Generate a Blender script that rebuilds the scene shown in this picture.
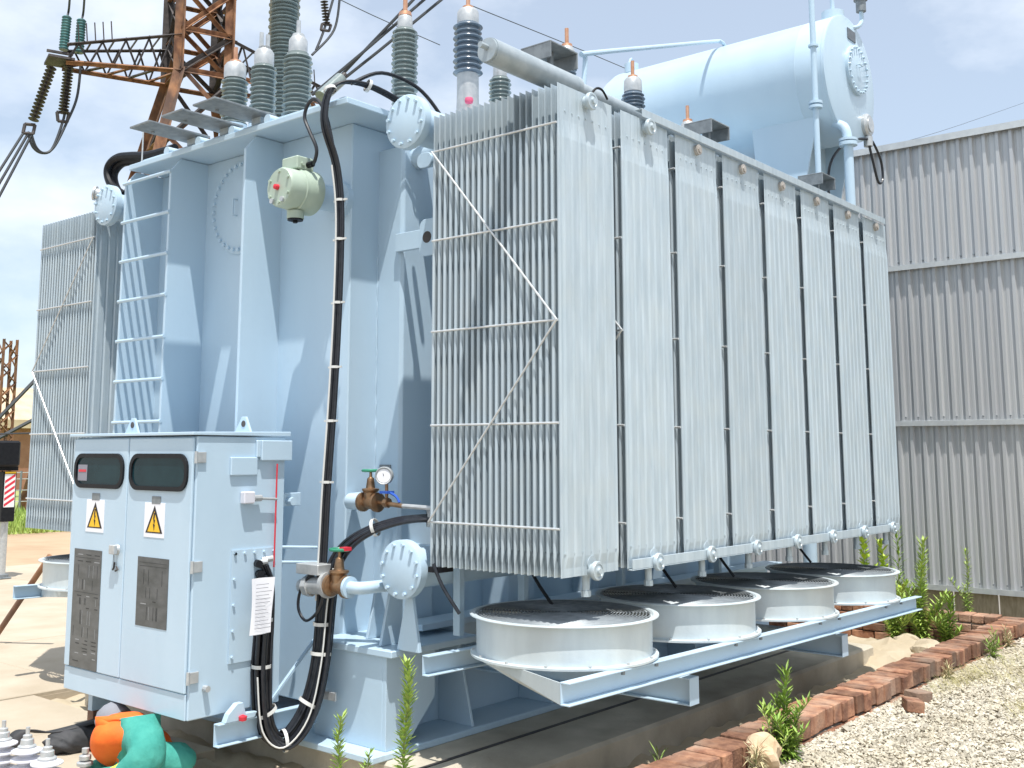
import bpy, bmesh, math, random
from mathutils import Vector, Matrix
random.seed(7)
R = math.radians
scene = bpy.context.scene
col = scene.collection
for o in list(bpy.data.objects): bpy.data.objects.remove(o)

# ------------------------------------------------------------------ camera
CAM = Vector((-4.4250, -3.2766, 0.6259)); YAW, PITCH, ROLL = 0.7035, 0.1330, 0.0010
FPX, PX, PY = 1066.6, 488.76, 310.32
fwd = Vector((math.cos(PITCH)*math.cos(YAW), math.cos(PITCH)*math.sin(YAW), math.sin(PITCH)))
rgt = Vector((math.sin(YAW), -math.cos(YAW), 0)); upv = rgt.cross(fwd)
r2 = math.cos(ROLL)*rgt + math.sin(ROLL)*upv; u2 = -math.sin(ROLL)*rgt + math.cos(ROLL)*upv
cd = bpy.data.cameras.new('camera'); cam = bpy.data.objects.new('camera', cd); col.objects.link(cam)
cam.matrix_world = Matrix(((r2.x, u2.x, -fwd.x, CAM.x), (r2.y, u2.y, -fwd.y, CAM.y), (r2.z, u2.z, -fwd.z, CAM.z), (0, 0, 0, 1)))
cd.sensor_width = 36; cd.lens = FPX/1024*36; cd.shift_x = (512-PX)/1024; cd.shift_y = (PY-384)/1024
cd.clip_start = 0.05; cd.clip_end = 4000
scene.camera = cam

# ------------------------------------------------------------------ sky, sun, exposure
SUN = Vector((-0.21, -0.26, 1.0)).normalized()
w = bpy.data.worlds.new('World'); scene.world = w; w.use_nodes = True
nt = w.node_tree; nt.nodes.clear()
def wn(t, **k):
    n = nt.nodes.new(t)
    for a, b in k.items(): setattr(n, a, b)
    return n
sky = wn('ShaderNodeTexSky', sky_type='NISHITA', sun_disc=False, sun_elevation=math.asin(SUN.z), sun_rotation=math.atan2(SUN.x, SUN.y))
sky.air_density = 1.0; sky.dust_density = 1.5; sky.ozone_density = 1.0
tc = wn('ShaderNodeTexCoord'); mp = wn('ShaderNodeMapping'); mp.inputs['Scale'].default_value = (1.6, 1.6, 3.2); mp.inputs['Location'].default_value = (3.3, 1.2, .5)
nz = wn('ShaderNodeTexNoise'); nz.inputs['Scale'].default_value = 1.5; nz.inputs['Detail'].default_value = 7; nz.inputs['Roughness'].default_value = .55
rp = wn('ShaderNodeValToRGB'); rp.color_ramp.elements[0].position = .40; rp.color_ramp.elements[1].position = .62
cloud = wn('ShaderNodeRGB'); cloud.outputs[0].default_value = (9.0, 9.5, 10.2, 1)
mx = wn('ShaderNodeMix', data_type='RGBA')
bg = wn('ShaderNodeBackground'); bg.inputs['Strength'].default_value = .10
ow = wn('ShaderNodeOutputWorld')
L = nt.links.new
L(tc.outputs['Generated'], mp.inputs['Vector']); L(mp.outputs[0], nz.inputs['Vector']); L(nz.outputs['Fac'], rp.inputs['Fac'])
mul = wn('ShaderNodeMath', operation='MULTIPLY_ADD'); mul.inputs[1].default_value = .54; mul.inputs[2].default_value = .36
L(rp.outputs['Color'], mul.inputs[0])
L(mul.outputs[0], mx.inputs['Factor']); tint = wn('ShaderNodeMix', data_type='RGBA', blend_type='MULTIPLY'); tint.inputs['Factor'].default_value = 1; tint.inputs['B'].default_value = (.82, 1.04, 1.12, 1)
L(sky.outputs[0], tint.inputs['A']); L(tint.outputs['Result'], mx.inputs['A']); L(cloud.outputs[0], mx.inputs['B'])
L(mx.outputs['Result'], bg.inputs['Color']); L(bg.outputs[0], ow.inputs['Surface'])
sd = bpy.data.lights.new('sun', 'SUN'); sd.energy = 4.3; sd.angle = R(.55); sd.color = (1, .965, .91)
so = bpy.data.objects.new('sun', sd); col.objects.link(so); so.rotation_euler = SUN.to_track_quat('Z', 'Y').to_euler()
scene.view_settings.view_transform = 'Standard'; scene.view_settings.look = 'None'
scene.view_settings.exposure = 0.45; scene.view_settings.gamma = 1
scene.render.engine = 'CYCLES'

def at(u, v, **pl):
    d = r2*((u-PX)/FPX) + u2*((PY-v)/FPX) + fwd
    (k, val), = pl.items(); i = 'xyz'.index(k)
    return CAM + d*((val-CAM[i])/d[i])

# ------------------------------------------------------------------ materials
M = {}
def mat(name, c1, c2=None, rough=.5, metal=0., scale=6., stretch=(1, 1, 1), bump=0., bscale=60., detail=6, lo=.35, hi=.65, mode='noise', rnd=0., island=False, spec=.5, third=None, tfac=.35):
    m = bpy.data.materials.new(name); m.use_nodes = True; n = m.node_tree; nd = n.nodes; lk = n.links.new
    b = nd['Principled BSDF']; b.inputs['Roughness'].default_value = rough; b.inputs['Metallic'].default_value = metal
    b.inputs['Specular IOR Level'].default_value = spec
    c2 = c2 or c1
    geo = nd.new('ShaderNodeNewGeometry'); mpp = nd.new('ShaderNodeMapping'); mpp.inputs['Scale'].default_value = stretch
    lk(geo.outputs['Position'], mpp.inputs['Vector'])
    if mode == 'voronoi':
        t = nd.new('ShaderNodeTexVoronoi'); t.inputs['Scale'].default_value = scale; fac = t.outputs['Color']
    else:
        t = nd.new('ShaderNodeTexNoise'); t.inputs['Scale'].default_value = scale; t.inputs['Detail'].default_value = detail; fac = t.outputs['Fac']
    lk(mpp.outputs[0], t.inputs['Vector'])
    r = nd.new('ShaderNodeValToRGB'); r.color_ramp.elements[0].position = lo; r.color_ramp.elements[1].position = hi
    r.color_ramp.elements[0].color = (*c1, 1); r.color_ramp.elements[1].color = (*c2, 1)
    lk(fac, r.inputs['Fac']); out = r.outputs['Color']
    if third:
        t3 = nd.new('ShaderNodeTexNoise'); t3.inputs['Scale'].default_value = scale*.23; t3.inputs['Detail'].default_value = 4
        lk(geo.outputs['Position'], t3.inputs['Vector'])
        r3 = nd.new('ShaderNodeValToRGB'); r3.color_ramp.elements[0].position = .45; r3.color_ramp.elements[1].position = .75
        r3.color_ramp.elements[1].color = (tfac, tfac, tfac, 1); lk(t3.outputs['Fac'], r3.inputs['Fac'])
        m3 = nd.new('ShaderNodeMix'); m3.data_type = 'RGBA'; lk(r3.outputs['Color'], m3.inputs['Factor']); lk(out, m3.inputs['A']); m3.inputs['B'].default_value = (*third, 1); out = m3.outputs['Result']
    if rnd or island:
        h = nd.new('ShaderNodeHueSaturation')
        src = geo.outputs['Random Per Island'] if island else nd.new('ShaderNodeObjectInfo').outputs['Random']
        mr = nd.new('ShaderNodeMapRange'); mr.inputs['To Min'].default_value = 1-rnd; mr.inputs['To Max'].default_value = 1+rnd
        lk(src, mr.inputs['Value']); lk(mr.outputs[0], h.inputs['Value']); lk(out, h.inputs['Color']); out = h.outputs['Color']
    lk(out, b.inputs['Base Color'])
    if bump:
        t2 = nd.new('ShaderNodeTexNoise'); t2.inputs['Scale'].default_value = bscale; t2.inputs['Detail'].default_value = 5
        lk(geo.outputs['Position'], t2.inputs['Vector'])
        bp = nd.new('ShaderNodeBump'); bp.inputs['Strength'].default_value = bump; bp.inputs['Distance'].default_value = .01
        lk(t2.outputs['Fac'], bp.inputs['Height']); lk(bp.outputs[0], b.inputs['Normal'])
    M[name] = m; return m
mat('paint', (.43, .565, .680), (.465, .60, .71), .32, 0, 3, (1, 1, .25), .10, 14, third=(.50, .605, .69), tfac=.35)
mat('cabinet_paint', (.445, .575, .685), (.475, .605, .715), .3, 0, 4, (1, 1, .4), .05, 20)
mat('galv', (.38, .455, .505), (.49, .565, .615), .42, .2, 26, (1, 1, .12), .05, 90, lo=.3, hi=.7, third=(.48, .53, .54), tfac=.5, rnd=.06)
mat('galv_pipe', (.33, .385, .42), (.41, .46, .49), .45, .25, 14, (1, 1, 1), .05, 60)
mat('galv_drum', (.52, .59, .63), (.60, .67, .70), .45, .2, 9, (1, 1, .3), .06, 60, third=(.52, .53, .49), tfac=.5)
mat('galv_dark', (.18, .20, .215), (.25, .275, .29), .5, .3, 20, (1, 1, 1), .08, 80)
mat('wire_steel', (.55, .57, .58), (.66, .67, .67), .4, .5, 30)
mat('porcelain', (.185, .225, .225), (.235, .28, .275), .2, 0, 10)
mat('porcelain_blue', (.12, .16, .21), (.16, .205, .255), .25, 0, 10)
mat('white_poly', (.60, .60, .66), (.66, .66, .72), .35, 0, 10)
mat('cap_metal', (.44, .46, .47), (.54, .55, .55), .38, .4, 25)
mat('copper', (.62, .30, .17), (.70, .40, .26), .35, .8, 25)
mat('bronze', (.26, .15, .08), (.38, .24, .14), .38, .75, 22, bump=.15)
mat('bronze_dull', (.36, .33, .30), (.46, .43, .40), .5, .2, 30)
mat('red_pink', (.75, .12, .22), None, .5)
mat('red', (.62, .03, .05), None, .4)
mat('green_wheel', (.03, .22, .13), None, .45)
mat('blue_plastic', (.03, .10, .45), None, .4)
mat('relay_green', (.36, .44, .36), (.40, .48, .40), .42, 0, 12, bump=.06)
mat('rubber', (.006, .007, .010), (.011, .012, .015), .5, 0, 20, spec=.25)
mat('cable_black', (.010, .012, .017), (.018, .020, .026), .3, 0, 30)
mat('zip_tie', (.62, .62, .60), None, .5)
mat('paper', (.80, .80, .84), None, .8)
mat('ink', (.25, .25, .29), None, .8)
mat('sign_black', (.02, .015, .015), None, .6)
mat('sign_yellow', (.85, .50, .02), None, .6)
mat('steel_plate', (.075, .085, .09), (.12, .13, .14), .3, .35, 9, (1, 1, 2.5), third=(.16, .17, .175), tfac=.6)
mat('engraving', (.02, .022, .025), None, .5)
mat('engraving_light', (.28, .29, .30), None, .45)
mat('concrete', (.40, .335, .25), (.48, .41, .32), .9, 0, 2.2, (1, 1, 1), .25, 30, third=(.34, .28, .20), tfac=.7)
mat('plinth', (.40, .36, .285), (.54, .49, .40), .9, 0, 3.5, (1, 1, 1), .35, 40, third=(.17, .145, .11), tfac=.8)
mat('dirt', (.30, .20, .12), (.42, .30, .19), .95, 0, 3, (1, 1, 1), .5, 25, third=(.20, .13, .08), tfac=.6)
mat('sand', (.40, .33, .23), (.48, .41, .30), .95, 0, 4, (1, 1, 1), .4, 35)
mat('track', (.36, .25, .155), (.42, .31, .20), .95, 0, 1.2, (1, 1, 1), .2, 20)
mat('gravel_bed', (.34, .30, .225), (.44, .39, .30), .95, 0, 18, (1, 1, 1), .8, 70)
mat('gravel', (.44, .40, .32), (.53, .485, .40), .85, 0, 14, bump=.2, bscale=120, third=(.36, .31, .22), tfac=.7, rnd=.34, island=True)
mat('brick', (.17, .075, .045), (.33, .165, .095), .92, 0, 14, (1, 1, 1), .6, 60, rnd=.38, third=(.34, .27, .21), tfac=.75)
mat('mortar', (.34, .30, .25), (.42, .38, .32), .95, 0, 20, bump=.4)
mat('rock', (.52, .36, .22), (.62, .48, .33), .9, 0, 9, bump=.6, bscale=25)
mat('wall_sheet', (.47, .48, .495), (.56, .57, .575), .42, .3, 2.2, (2, 6, .15), .03, 30, third=(.53, .54, .55), tfac=.4, rnd=.06)
mat('wall_rail', (.55, .57, .58), (.63, .65, .65), .45, .4, 12)
mat('timber', (.30, .24, .15), (.42, .34, .23), .9, 0, 10, (1, 4, 1))
mat('rust', (.13, .06, .035), (.36, .185, .095), .9, .0, 4, (1, 1, .6), .2, 20, third=(.10, .075, .065), tfac=.95)
mat('dark_steel', (.05, .045, .045), (.10, .085, .08), .6, .3, 6)
mat('glass_green', (.05, .15, .15), (.08, .2, .2), .3)
mat('wire_dark', (.05, .055, .06), None, .5, .4)
mat('leaf', (.15, .26, .035), (.26, .38, .06), .6, 0, 30, rnd=.25, island=True)
mat('leaf_pale', (.28, .42, .07), (.42, .54, .13), .6, 0, 30, rnd=.25, island=True)
mat('leaf_bright', (.34, .48, .04), (.46, .58, .08), .55, 0, 30, rnd=.2, island=True)
mat('stem', (.18, .24, .08), (.30, .28, .14), .8, 0, 20)
mat('dry', (.45, .38, .22), (.55, .48, .30), .9, 0, 20, rnd=.2, island=True)
mat('grass_dry', (.40, .38, .15), (.50, .44, .24), .9, 0, 3, rnd=.3, island=True)
mat('grass', (.20, .32, .05), (.34, .42, .10), .8, 0, .8, rnd=.3, island=True)
mat('grass_bed', (.20, .28, .07), (.34, .36, .14), .95, 0, .6)
mat('bld_brick', (.30, .14, .09), (.36, .18, .12), .9, 0, 3)
mat('bld_roof', (.50, .38, .25), (.58, .46, .32), .8, 0, 2)
mat('orange', (.80, .13, .012), (.88, .17, .018), .75, 0, 12, bump=.4, bscale=22)
mat('teal', (.035, .26, .215), (.06, .33, .27), .85, 0, 10, bump=.7, bscale=22)
mat('hivis', (.72, .80, .10), None, .5)
mat('skin', (.16, .085, .055), None, .5)
mat('grey_cap', (.22, .23, .26), None, .8)
mat('bag', (.025, .027, .03), (.05, .05, .055), .7, 0, 10, bump=.5, bscale=20)
mat('stripe_red', (.65, .03, .06), None, .5)
mat('stripe_white', (.80, .80, .80), None, .5)
mat('window_glass', (.006, .026, .034), (.012, .040, .050), .12, 0, 7, lo=.3, hi=.7, spec=.35)

# ------------------------------------------------------------------ mesh helpers
class B:
    def __init__(s): s.v = []; s.f = []; s.m = []; s.sm = []; s.k = 0
    def add(s, vs, fs, smooth=False):
        o = len(s.v); s.v += [tuple(p) for p in vs]
        for f in fs: s.f.append([i+o for i in f]); s.m.append(s.k); s.sm.append(smooth)
        return s
    def mi(s, k): s.k = k; return s
    def box(s, x0, x1, y0, y1, z0, z1, rz=0, piv=None):
        vs = [Vector((x, y, z)) for z in (z0, z1) for y in (y0, y1) for x in (x0, x1)]
        if rz:
            c = Vector(piv or ((x0+x1)/2, (y0+y1)/2, 0)); q = Matrix.Rotation(rz, 3, 'Z'); vs = [q@(p-c)+c for p in vs]
        return s.add(vs, [(0, 2, 3, 1), (4, 5, 7, 6), (0, 1, 5, 4), (2, 6, 7, 3), (0, 4, 6, 2), (1, 3, 7, 5)])
    def obox(s, c, sx, sy, sz, rot):
        vs = [rot@Vector((x*sx/2, y*sy/2, z*sz/2))+Vector(c) for z in (-1, 1) for y in (-1, 1) for x in (-1, 1)]
        return s.add(vs, [(0, 2, 3, 1), (4, 5, 7, 6), (0, 1, 5, 4), (2, 6, 7, 3), (0, 4, 6, 2), (1, 3, 7, 5)])
    def cyl(s, a, b, r, n=16, r1=None, cap=True, smooth=True):
        a, b = Vector(a), Vector(b); d = (b-a).normalized()
        t = Vector((0, 0, 1)) if abs(d.z) < .9 else Vector((1, 0, 0))
        e1 = d.cross(t).normalized(); e2 = d.cross(e1); r1 = r if r1 is None else r1
        vs = [p+(e1*math.cos(2*math.pi*i/n)+e2*math.sin(2*math.pi*i/n))*q for p, q in ((a, r), (b, r1)) for i in range(n)]
        s.add(vs, [(i, i+n, (i+1) % n+n, (i+1) % n) for i in range(n)], smooth)
        if cap:
            s.add(vs[:n], [tuple(range(n))]); s.add(vs[n:], [tuple(reversed(range(n)))])
        return s
    def tube(s, pts, r, n=8, sub=0, cap=True):
        P = [Vector(p) for p in pts]
        if sub: P = spline(P, sub)
        vs = []; pe = None
        for i, p in enumerate(P):
            d = (P[min(i+1, len(P)-1)]-P[max(i-1, 0)]).normalized()
            if pe is None:
                t = Vector((0, 0, 1)) if abs(d.z) < .9 else Vector((1, 0, 0)); e1 = d.cross(t).normalized()
            else: e1 = (pe-d*pe.dot(d)).normalized()
            pe = e1; e2 = d.cross(e1); rr = r(i/(len(P)-1)) if callable(r) else r
            vs += [p+(e1*math.cos(2*math.pi*j/n)+e2*math.sin(2*math.pi*j/n))*rr for j in range(n)]
        fs = [(i*n+j, i*n+(j+1) % n, (i+1)*n+(j+1) % n, (i+1)*n+j) for i in range(len(P)-1) for j in range(n)]
        s.add(vs, fs, True)
        if cap: s.add(vs[:n], [tuple(reversed(range(n)))]); s.add(vs[-n:], [tuple(range(n))])
        return s
    def lathe(s, prof, c, ax='z', n=32, smooth=True, d=None):
        # prof [(r,h)], axis through c
        A = {'z': (Vector((1, 0, 0)), Vector((0, 1, 0)), Vector((0, 0, 1))), 'x': (Vector((0, 1, 0)), Vector((0, 0, 1)), Vector((1, 0, 0))), 'y': (Vector((0, 0, 1)), Vector((1, 0, 0)), Vector((0, 1, 0)))}[ax]
        if d is not None:
            dz = Vector(d).normalized(); e = dz.orthogonal().normalized(); A = (e, dz.cross(e), dz)
        c = Vector(c); vs = [c+A[0]*(r*math.cos(2*math.pi*j/n))+A[1]*(r*math.sin(2*math.pi*j/n))+A[2]*h for r, h in prof for j in range(n)]
        return s.add(vs, [(i*n+j, i*n+(j+1) % n, (i+1)*n+(j+1) % n, (i+1)*n+j) for i in range(len(prof)-1) for j in range(n)], smooth)
    def prism(s, poly, ax, t0, t1):
        # poly in the plane across axis ax: 'x' -> (y,z), 'y' -> (x,z), 'z' -> (x,y)
        f = {'x': lambda a, b, t: (t, a, b), 'y': lambda a, b, t: (a, t, b), 'z': lambda a, b, t: (a, b, t)}[ax]
        n = len(poly); vs = [f(a, b, t) for t in (t0, t1) for a, b in poly]
        return s.add(vs, [tuple(reversed(range(n))), tuple(range(n, 2*n))]+[(i, (i+1) % n, (i+1) % n+n, i+n) for i in range(n)])
    def mesh(s, name, mats, bevel=0):
        me = bpy.data.meshes.new(name); me.from_pydata(s.v, [], s.f)
        for mm in (mats if isinstance(mats, (list, tuple)) else [mats]): me.materials.append(M[mm])
        me.polygons.foreach_set('material_index', s.m); me.polygons.foreach_set('use_smooth', s.sm)
        bm = bmesh.new(); bm.from_mesh(me); bmesh.ops.recalc_face_normals(bm, faces=bm.faces)
        if bevel:
            es = [e for e in bm.edges if len(e.link_faces) == 2 and not (e.link_faces[0].smooth and e.link_faces[1].smooth) and e.calc_face_angle(0) > .6]
            bmesh.ops.bevel(bm, geom=es, offset=bevel, segments=1, affect='EDGES', clamp_overlap=True)
        for e in bm.edges:
            if len(e.link_faces) == 2 and e.calc_face_angle(0) > .62: e.smooth = False
        bm.to_mesh(me); bm.free(); me.update(); return me
    def build(s, name, mats, parent=None, bevel=0, loc=(0, 0, 0)):
        return link(name, s.mesh(name, mats, bevel), parent, loc)
WT = {}
def link(name, me, parent=None, loc=(0, 0, 0)):
    o = bpy.data.objects.new(name, me); col.objects.link(o); o.location = loc; WT[o] = Vector(loc)
    if parent: o.parent = parent; o.matrix_parent_inverse = Matrix.Translation(-WT[parent])
    return o
def tag(o, label=None, cat=None, group=None, kind=None):
    if label: o['label'] = label
    if cat: o['category'] = cat
    if group: o['group'] = group
    if kind: o['kind'] = kind
    return o
def empty(name, loc, label, cat, group=None):
    o = link(name, None, None, loc); o.empty_display_size = .1; return tag(o, label, cat, group)
def struct(o): o['kind'] = 'structure'; return o
def spline(P, sub):
    out = []
    for i in range(len(P)-1):
        a, b, c, d = P[max(i-1, 0)], P[i], P[i+1], P[min(i+2, len(P)-1)]
        for k in range(sub):
            t = k/sub
            out.append(.5*((2*b)+(c-a)*t+(2*a-5*b+4*c-d)*t*t+(3*b-a-3*c+d)*t**3))
    out.append(P[-1]); return out
def ring_bolts(b, c, ax, r, n, br=.011, h=.014, ph=0):
    c = Vector(c)
    for i in range(n):
        a = 2*math.pi*i/n+ph
        e = {'x': Vector((0, math.cos(a), math.sin(a))), 'y': Vector((math.cos(a), 0, math.sin(a)))}[ax]*r
        d = {'x': Vector((-h, 0, 0)), 'y': Vector((0, -h, 0))}[ax]
        b.cyl(c+e, c+e+d, br, 6, smooth=False)
def rrect(cy, cz, w, h, r, n=6):
    out = []
    for sx, sz, a0 in ((1, 1, 0), (-1, 1, 90), (-1, -1, 180), (1, -1, 270)):
        for k in range(n+1):
            a = R(a0+90*k/n); out.append((cy+sx*(w/2-r)+r*math.cos(a), cz+sz*(h/2-r)+r*math.sin(a)))
    return out

ZG, ZY, ZP = -1.06, -1.20, -1.10      # gravel, yard, plinth levels

# ------------------------------------------------------------------ setting: ground, yard, gravel, plinth
mat('earth', (.17, .155, .13), (.24, .22, .185), .95, 0, .5, bump=.4, bscale=8)
struct(B().box(-900, 1500, -900, 1600, -2.2, -1.38).build('ground', 'earth'))
struct(B().box(-9, 7.9, -14, -.47, -1.379, ZG-.02).build('gravel_path', 'gravel_bed'))
struct(B().box(-40, 60, 14.2, 21, -1.379, ZY-.02).build('dirt_track', 'track'))
struct(B().box(-4, 90, 21.0, 140, -1.378, ZY-.01).build('meadow', 'grass_bed'))
yard = struct(B().box(-9, 9.5, 4.85, 14.19, -1.379, ZY-.03).build('yard', 'concrete'))
me = {}
def slab(x0, x1, y0, y1): B().box(x0+.006, x1-.006, y0+.006, y1-.006, -1.36, ZY+random.uniform(-.004, .004)).build('slab', 'concrete', yard, .006)
for i in range(5):
    for j in range(4): slab(-6+3.1*i, -6+3.1*(i+1), 4.85+2.33*j, 4.85+2.33*(j+1))
for j in range(3): slab(-6, -3.2, -.4+1.75*j, -.4+1.75*(j+1)); slab(-3.2, -.72 if j < 1 else -.22, 1.35+1.16*j, 1.35+1.16*(j+1))
# pit floor with a heap of sand, lumpy sheet
def lumpy(x0, x1, y0, y1, nx, ny, zf):
    b = B(); vs = [(x0+(x1-x0)*i/nx, y0+(y1-y0)*j/ny, zf(x0+(x1-x0)*i/nx, y0+(y1-y0)*j/ny)) for j in range(ny+1) for i in range(nx+1)]
    return b.add(vs, [(j*(nx+1)+i, j*(nx+1)+i+1, (j+1)*(nx+1)+i+1, (j+1)*(nx+1)+i) for j in range(ny) for i in range(nx)], True)
def hsh(x, y): return .5+.5*math.sin(x*12.9+y*7.3)*math.cos(y*9.1-x*5.7)
struct(lumpy(-.73, 6.6, -.24, 4.85, 90, 60, lambda x, y: -1.31+.03*hsh(x, y)+.14*math.exp(-((x-5.9)**2/.25+(y-.35)**2/.3))+.06*hsh(x*2.1, y*2.3)*(x > 5.3)+.08*max(0, 1-(x+.72)*2)*(y < 2.5)+.05*hsh(x*3, y*3)).build('pit_floor', 'sand'))
pl = B().box(0.0, 5.48, .53, 4.5, -1.37, ZP); pl = struct(pl.build('plinth', 'plinth', None, .02))
B().box(-.19, 5.46, .98, 1.01, ZP-.004, ZP+.0035).build('joint', 'dark_steel', pl)

# gravel stones: loose heap nobody could count
def stones(n, reg, smin, smax, zb):
    b = B(); oc = [(1, 0, 0), (0, 1, 0), (-1, 0, 0), (0, -1, 0), (0, 0, 1), (0, 0, -1)]
    fs = [(0, 1, 4), (1, 2, 4), (2, 3, 4), (3, 0, 4), (1, 0, 5), (2, 1, 5), (3, 2, 5), (0, 3, 5)]
    for _ in range(n):
        x, y = reg(); s = random.uniform(smin, smax)*(1+.6*(random.random()**6)); a = random.random()*6.28; q = Matrix.Rotation(a, 3, 'Z')@Matrix.Rotation(random.uniform(-.7, .7), 3, 'X')
        k = (random.uniform(.8, 1.4), random.uniform(.6, 1), random.uniform(.45, .8))
        vs = [q@Vector((p[0]*k[0]*s+random.uniform(-.2, .2)*s, p[1]*k[1]*s+random.uniform(-.2, .2)*s, p[2]*k[2]*s))+Vector((x, y, zb(x, y)+s*random.uniform(0, .5))) for p in oc]
        b.add(vs, fs)
    return b
def greg():
    while True:
        x = .3+7.3*random.random()**1.35; y = -.47-2.9*random.random()**1.2
        if y > -.47-.55*x: return x, y
gvb = stones(44000, greg, .006, .0150, lambda x, y: ZG-.012+.012*hsh(x*.7, y*.9)); big = stones(500, greg, .014, .028, lambda x, y: ZG-.004); gvb.add(big.v, big.f); gv = gvb.build('gravel', 'gravel')
tag(gv, 'cream crushed stone gravel along the brick edging', 'gravel', kind='stuff')

# ------------------------------------------------------------------ corrugated wall
XW = 7.7
cw = empty('corrugated_wall', (XW, 0, ZG), 'tall ribbed grey metal sheet wall standing behind the transformer', 'wall')
def rib_sheet(y0, y1, z0, z1, x):
    b = B(); p = .135; n = int(round((y1-y0)/p)); pts = []
    for i in range(n):
        yy = y0+i*p
        pts += [(yy, 0), (yy+.010, -.034), (yy+.042, -.034), (yy+.052, 0), (yy+.078, -.004), (yy+.085, -.008), (yy+.108, -.008), (yy+.115, -.004)]
    pts.append((y1, 0)); m = len(pts)
    vs = [(x+d, y, z) for z in (z0, z1) for y, d in pts]+[(x+d+.004, y, z) for z in (z0, z1) for y, d in pts]
    fs = [(i, i+1, m+i+1, m+i) for i in range(m-1)]+[(2*m+i+1, 2*m+i, 3*m+i, 3*m+i+1) for i in range(m-1)]
    return b.add(vs, fs)
for k, (z0, z1) in enumerate(((-.78, .955), (.985, 2.70), (2.735, 4.13))):
    y = -4.05+.21*k
    while y < 6.3:
        rib_sheet(y, y+.81, z0, z1, XW-.02+random.uniform(-.004, .004)).build('sheet', 'wall_sheet', cw)
        y += .81
for z in (-.78, .97, 2.715):
    B().box(XW-.085, XW-.02, -4.1, 6.4, z-.028, z-.02).box(XW-.088, XW-.080, -4.1, 6.4, z-.045, z+.012).build('rail', 'wall_rail', cw)
    sc = B(); yy = -4
    while yy < 6.3: sc.cyl((XW-.055, yy+.028, z+.05), (XW-.03, yy+.028, z+.05), .008, 6); yy += .135
    sc.build('screw_row', 'galv_dark', cw)
B().box(XW-.10, XW+.06, -4.1, 6.4, 4.13, 4.145).box(XW-.10, XW-.09, -4.1, 6.4, 4.07, 4.13).build('flashing', 'wall_rail', cw)
for i in range(23): B().box(XW-.03, XW, -4.0+i*.45, -4.0+i*.45+.43, -1.2, -.83).build('base_board', 'timber', cw)
for i in range(5): B().box(XW+.02, XW+.12, -4+i*2.5, -3.9+i*2.5, -1.3, 4.1).build('post', 'galv_dark', cw)

# ------------------------------------------------------------------ low brick walls round the pit
bw = empty('brick_wall', (3.2, -.35, ZG), 'low red brick edging with bricks on edge along the gravel', 'brick wall')
B().box(-1.2, 6.80, -.445, -.255, -1.375, -1.055).build('mortar_core', 'mortar', bw)
def brick_mesh(sx, sy, sz):
    b = B(); q = .1
    b.box(-sx/2, sx/2, -sy/2, sy/2, -sz/2, sz/2)
    me = b.mesh('brick', 'brick', .006); 
    return me
bm_row = [brick_mesh(w_, .225, .115) for w_ in (.082, .105, .118, .128)]
x = -1.2
while x < 6.72:
    k = random.choice((0, 1, 1, 2, 2, 3)); wd = (.082, .105, .118, .128)[k]
    if not (1.02 < x < 1.14):
        o = link('brick', bm_row[k], bw, (x+wd/2, -.35+random.uniform(-.012, .012), -.985+random.uniform(-.007, .007)))
        o.rotation_euler = (random.uniform(-.03, .03), random.uniform(-.03, .03), random.uniform(-.04, .04))
    x += wd+random.uniform(.005, .012)
bm_str = brick_mesh(.222, .10, .072)
x = -1.15
while x < 6.7:
    o = link('brick', bm_str, bw, (x+.11, -.425+random.uniform(-.012, .008), -1.09+random.uniform(-.004, .004))); o.rotation_euler = (0, 0, random.uniform(-.03, .03)); x += .234
x = .9
while x < 6.5:
    for r_ in range(3): link('brick', bm_str, bw, (x+.11+(.117 if r_ % 2 else 0), -.30, -1.09-.083*r_))
    x += .234
bf = empty('brick_wall', (6.7, 1.5, -1.3), 'weathered brick cross wall at the far end of the pit', 'brick wall')
B().box(6.62, 6.80, -.24, 4.6, -1.375, -.985).build('mortar_core', 'mortar', bf)
bm_y = brick_mesh(.10, .222, .072)
for r_ in range(5):
    y = -.22+(.117 if r_ % 2 else 0)
    while y < 3.2:
        o = link('brick', bm_y, bf, (6.625+random.uniform(-.012, .012), y+.11, -1.03-.083*r_+random.uniform(-.004, .004))); o.rotation_euler = (0, random.uniform(-.03, .03), random.uniform(-.04, .04)); y += .234
bm_cap = brick_mesh(.225, .105, .07)
y = -.22
while y < 3.3:
    o = link('brick', bm_cap, bf, (6.71, y+.055, -.948+random.uniform(-.005, .005))); y += .116
for i, (x, y, rz, ry, lb) in enumerate(((3.02, -.66, .5, .1, 'loose broken brick lying flat on the gravel, nearer the wall gap'), (3.30, -.60, -.3, .05, 'loose whole brick lying on the gravel against the brick edging'))):
    o = link('loose_brick', brick_mesh(.22-.05*i, .11, .075), None, (x, y, ZG+.03)); o.rotation_euler = (ry, .08, rz); tag(o, lb, 'brick')
def rock(name, c, s, lb, mt='rock'):
    bm = bmesh.new(); bmesh.ops.create_icosphere(bm, subdivisions=3, radius=1); rnd = random.random()*9
    for v in bm.verts:
        n = 1+.22*math.sin(v.co.x*3.1+rnd)*math.cos(v.co.y*2.7+rnd)+.10*math.sin(v.co.z*6+v.co.x*5+rnd)+random.uniform(-.03, .03)
        v.co = Vector((v.co.x*s[0], v.co.y*s[1], max(v.co.z, -.55)*s[2]))*n
    m_ = bpy.data.meshes.new(name); bm.to_mesh(m_); bm.free(); m_.materials.append(M[mt])
    return tag(link(name, m_, None, c), lb, 'rock')
rock('rock', (1.16, -.49, ZG+.06), (.12, .10, .11), 'pale orange rock sitting in the gap of the brick edging')
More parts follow.
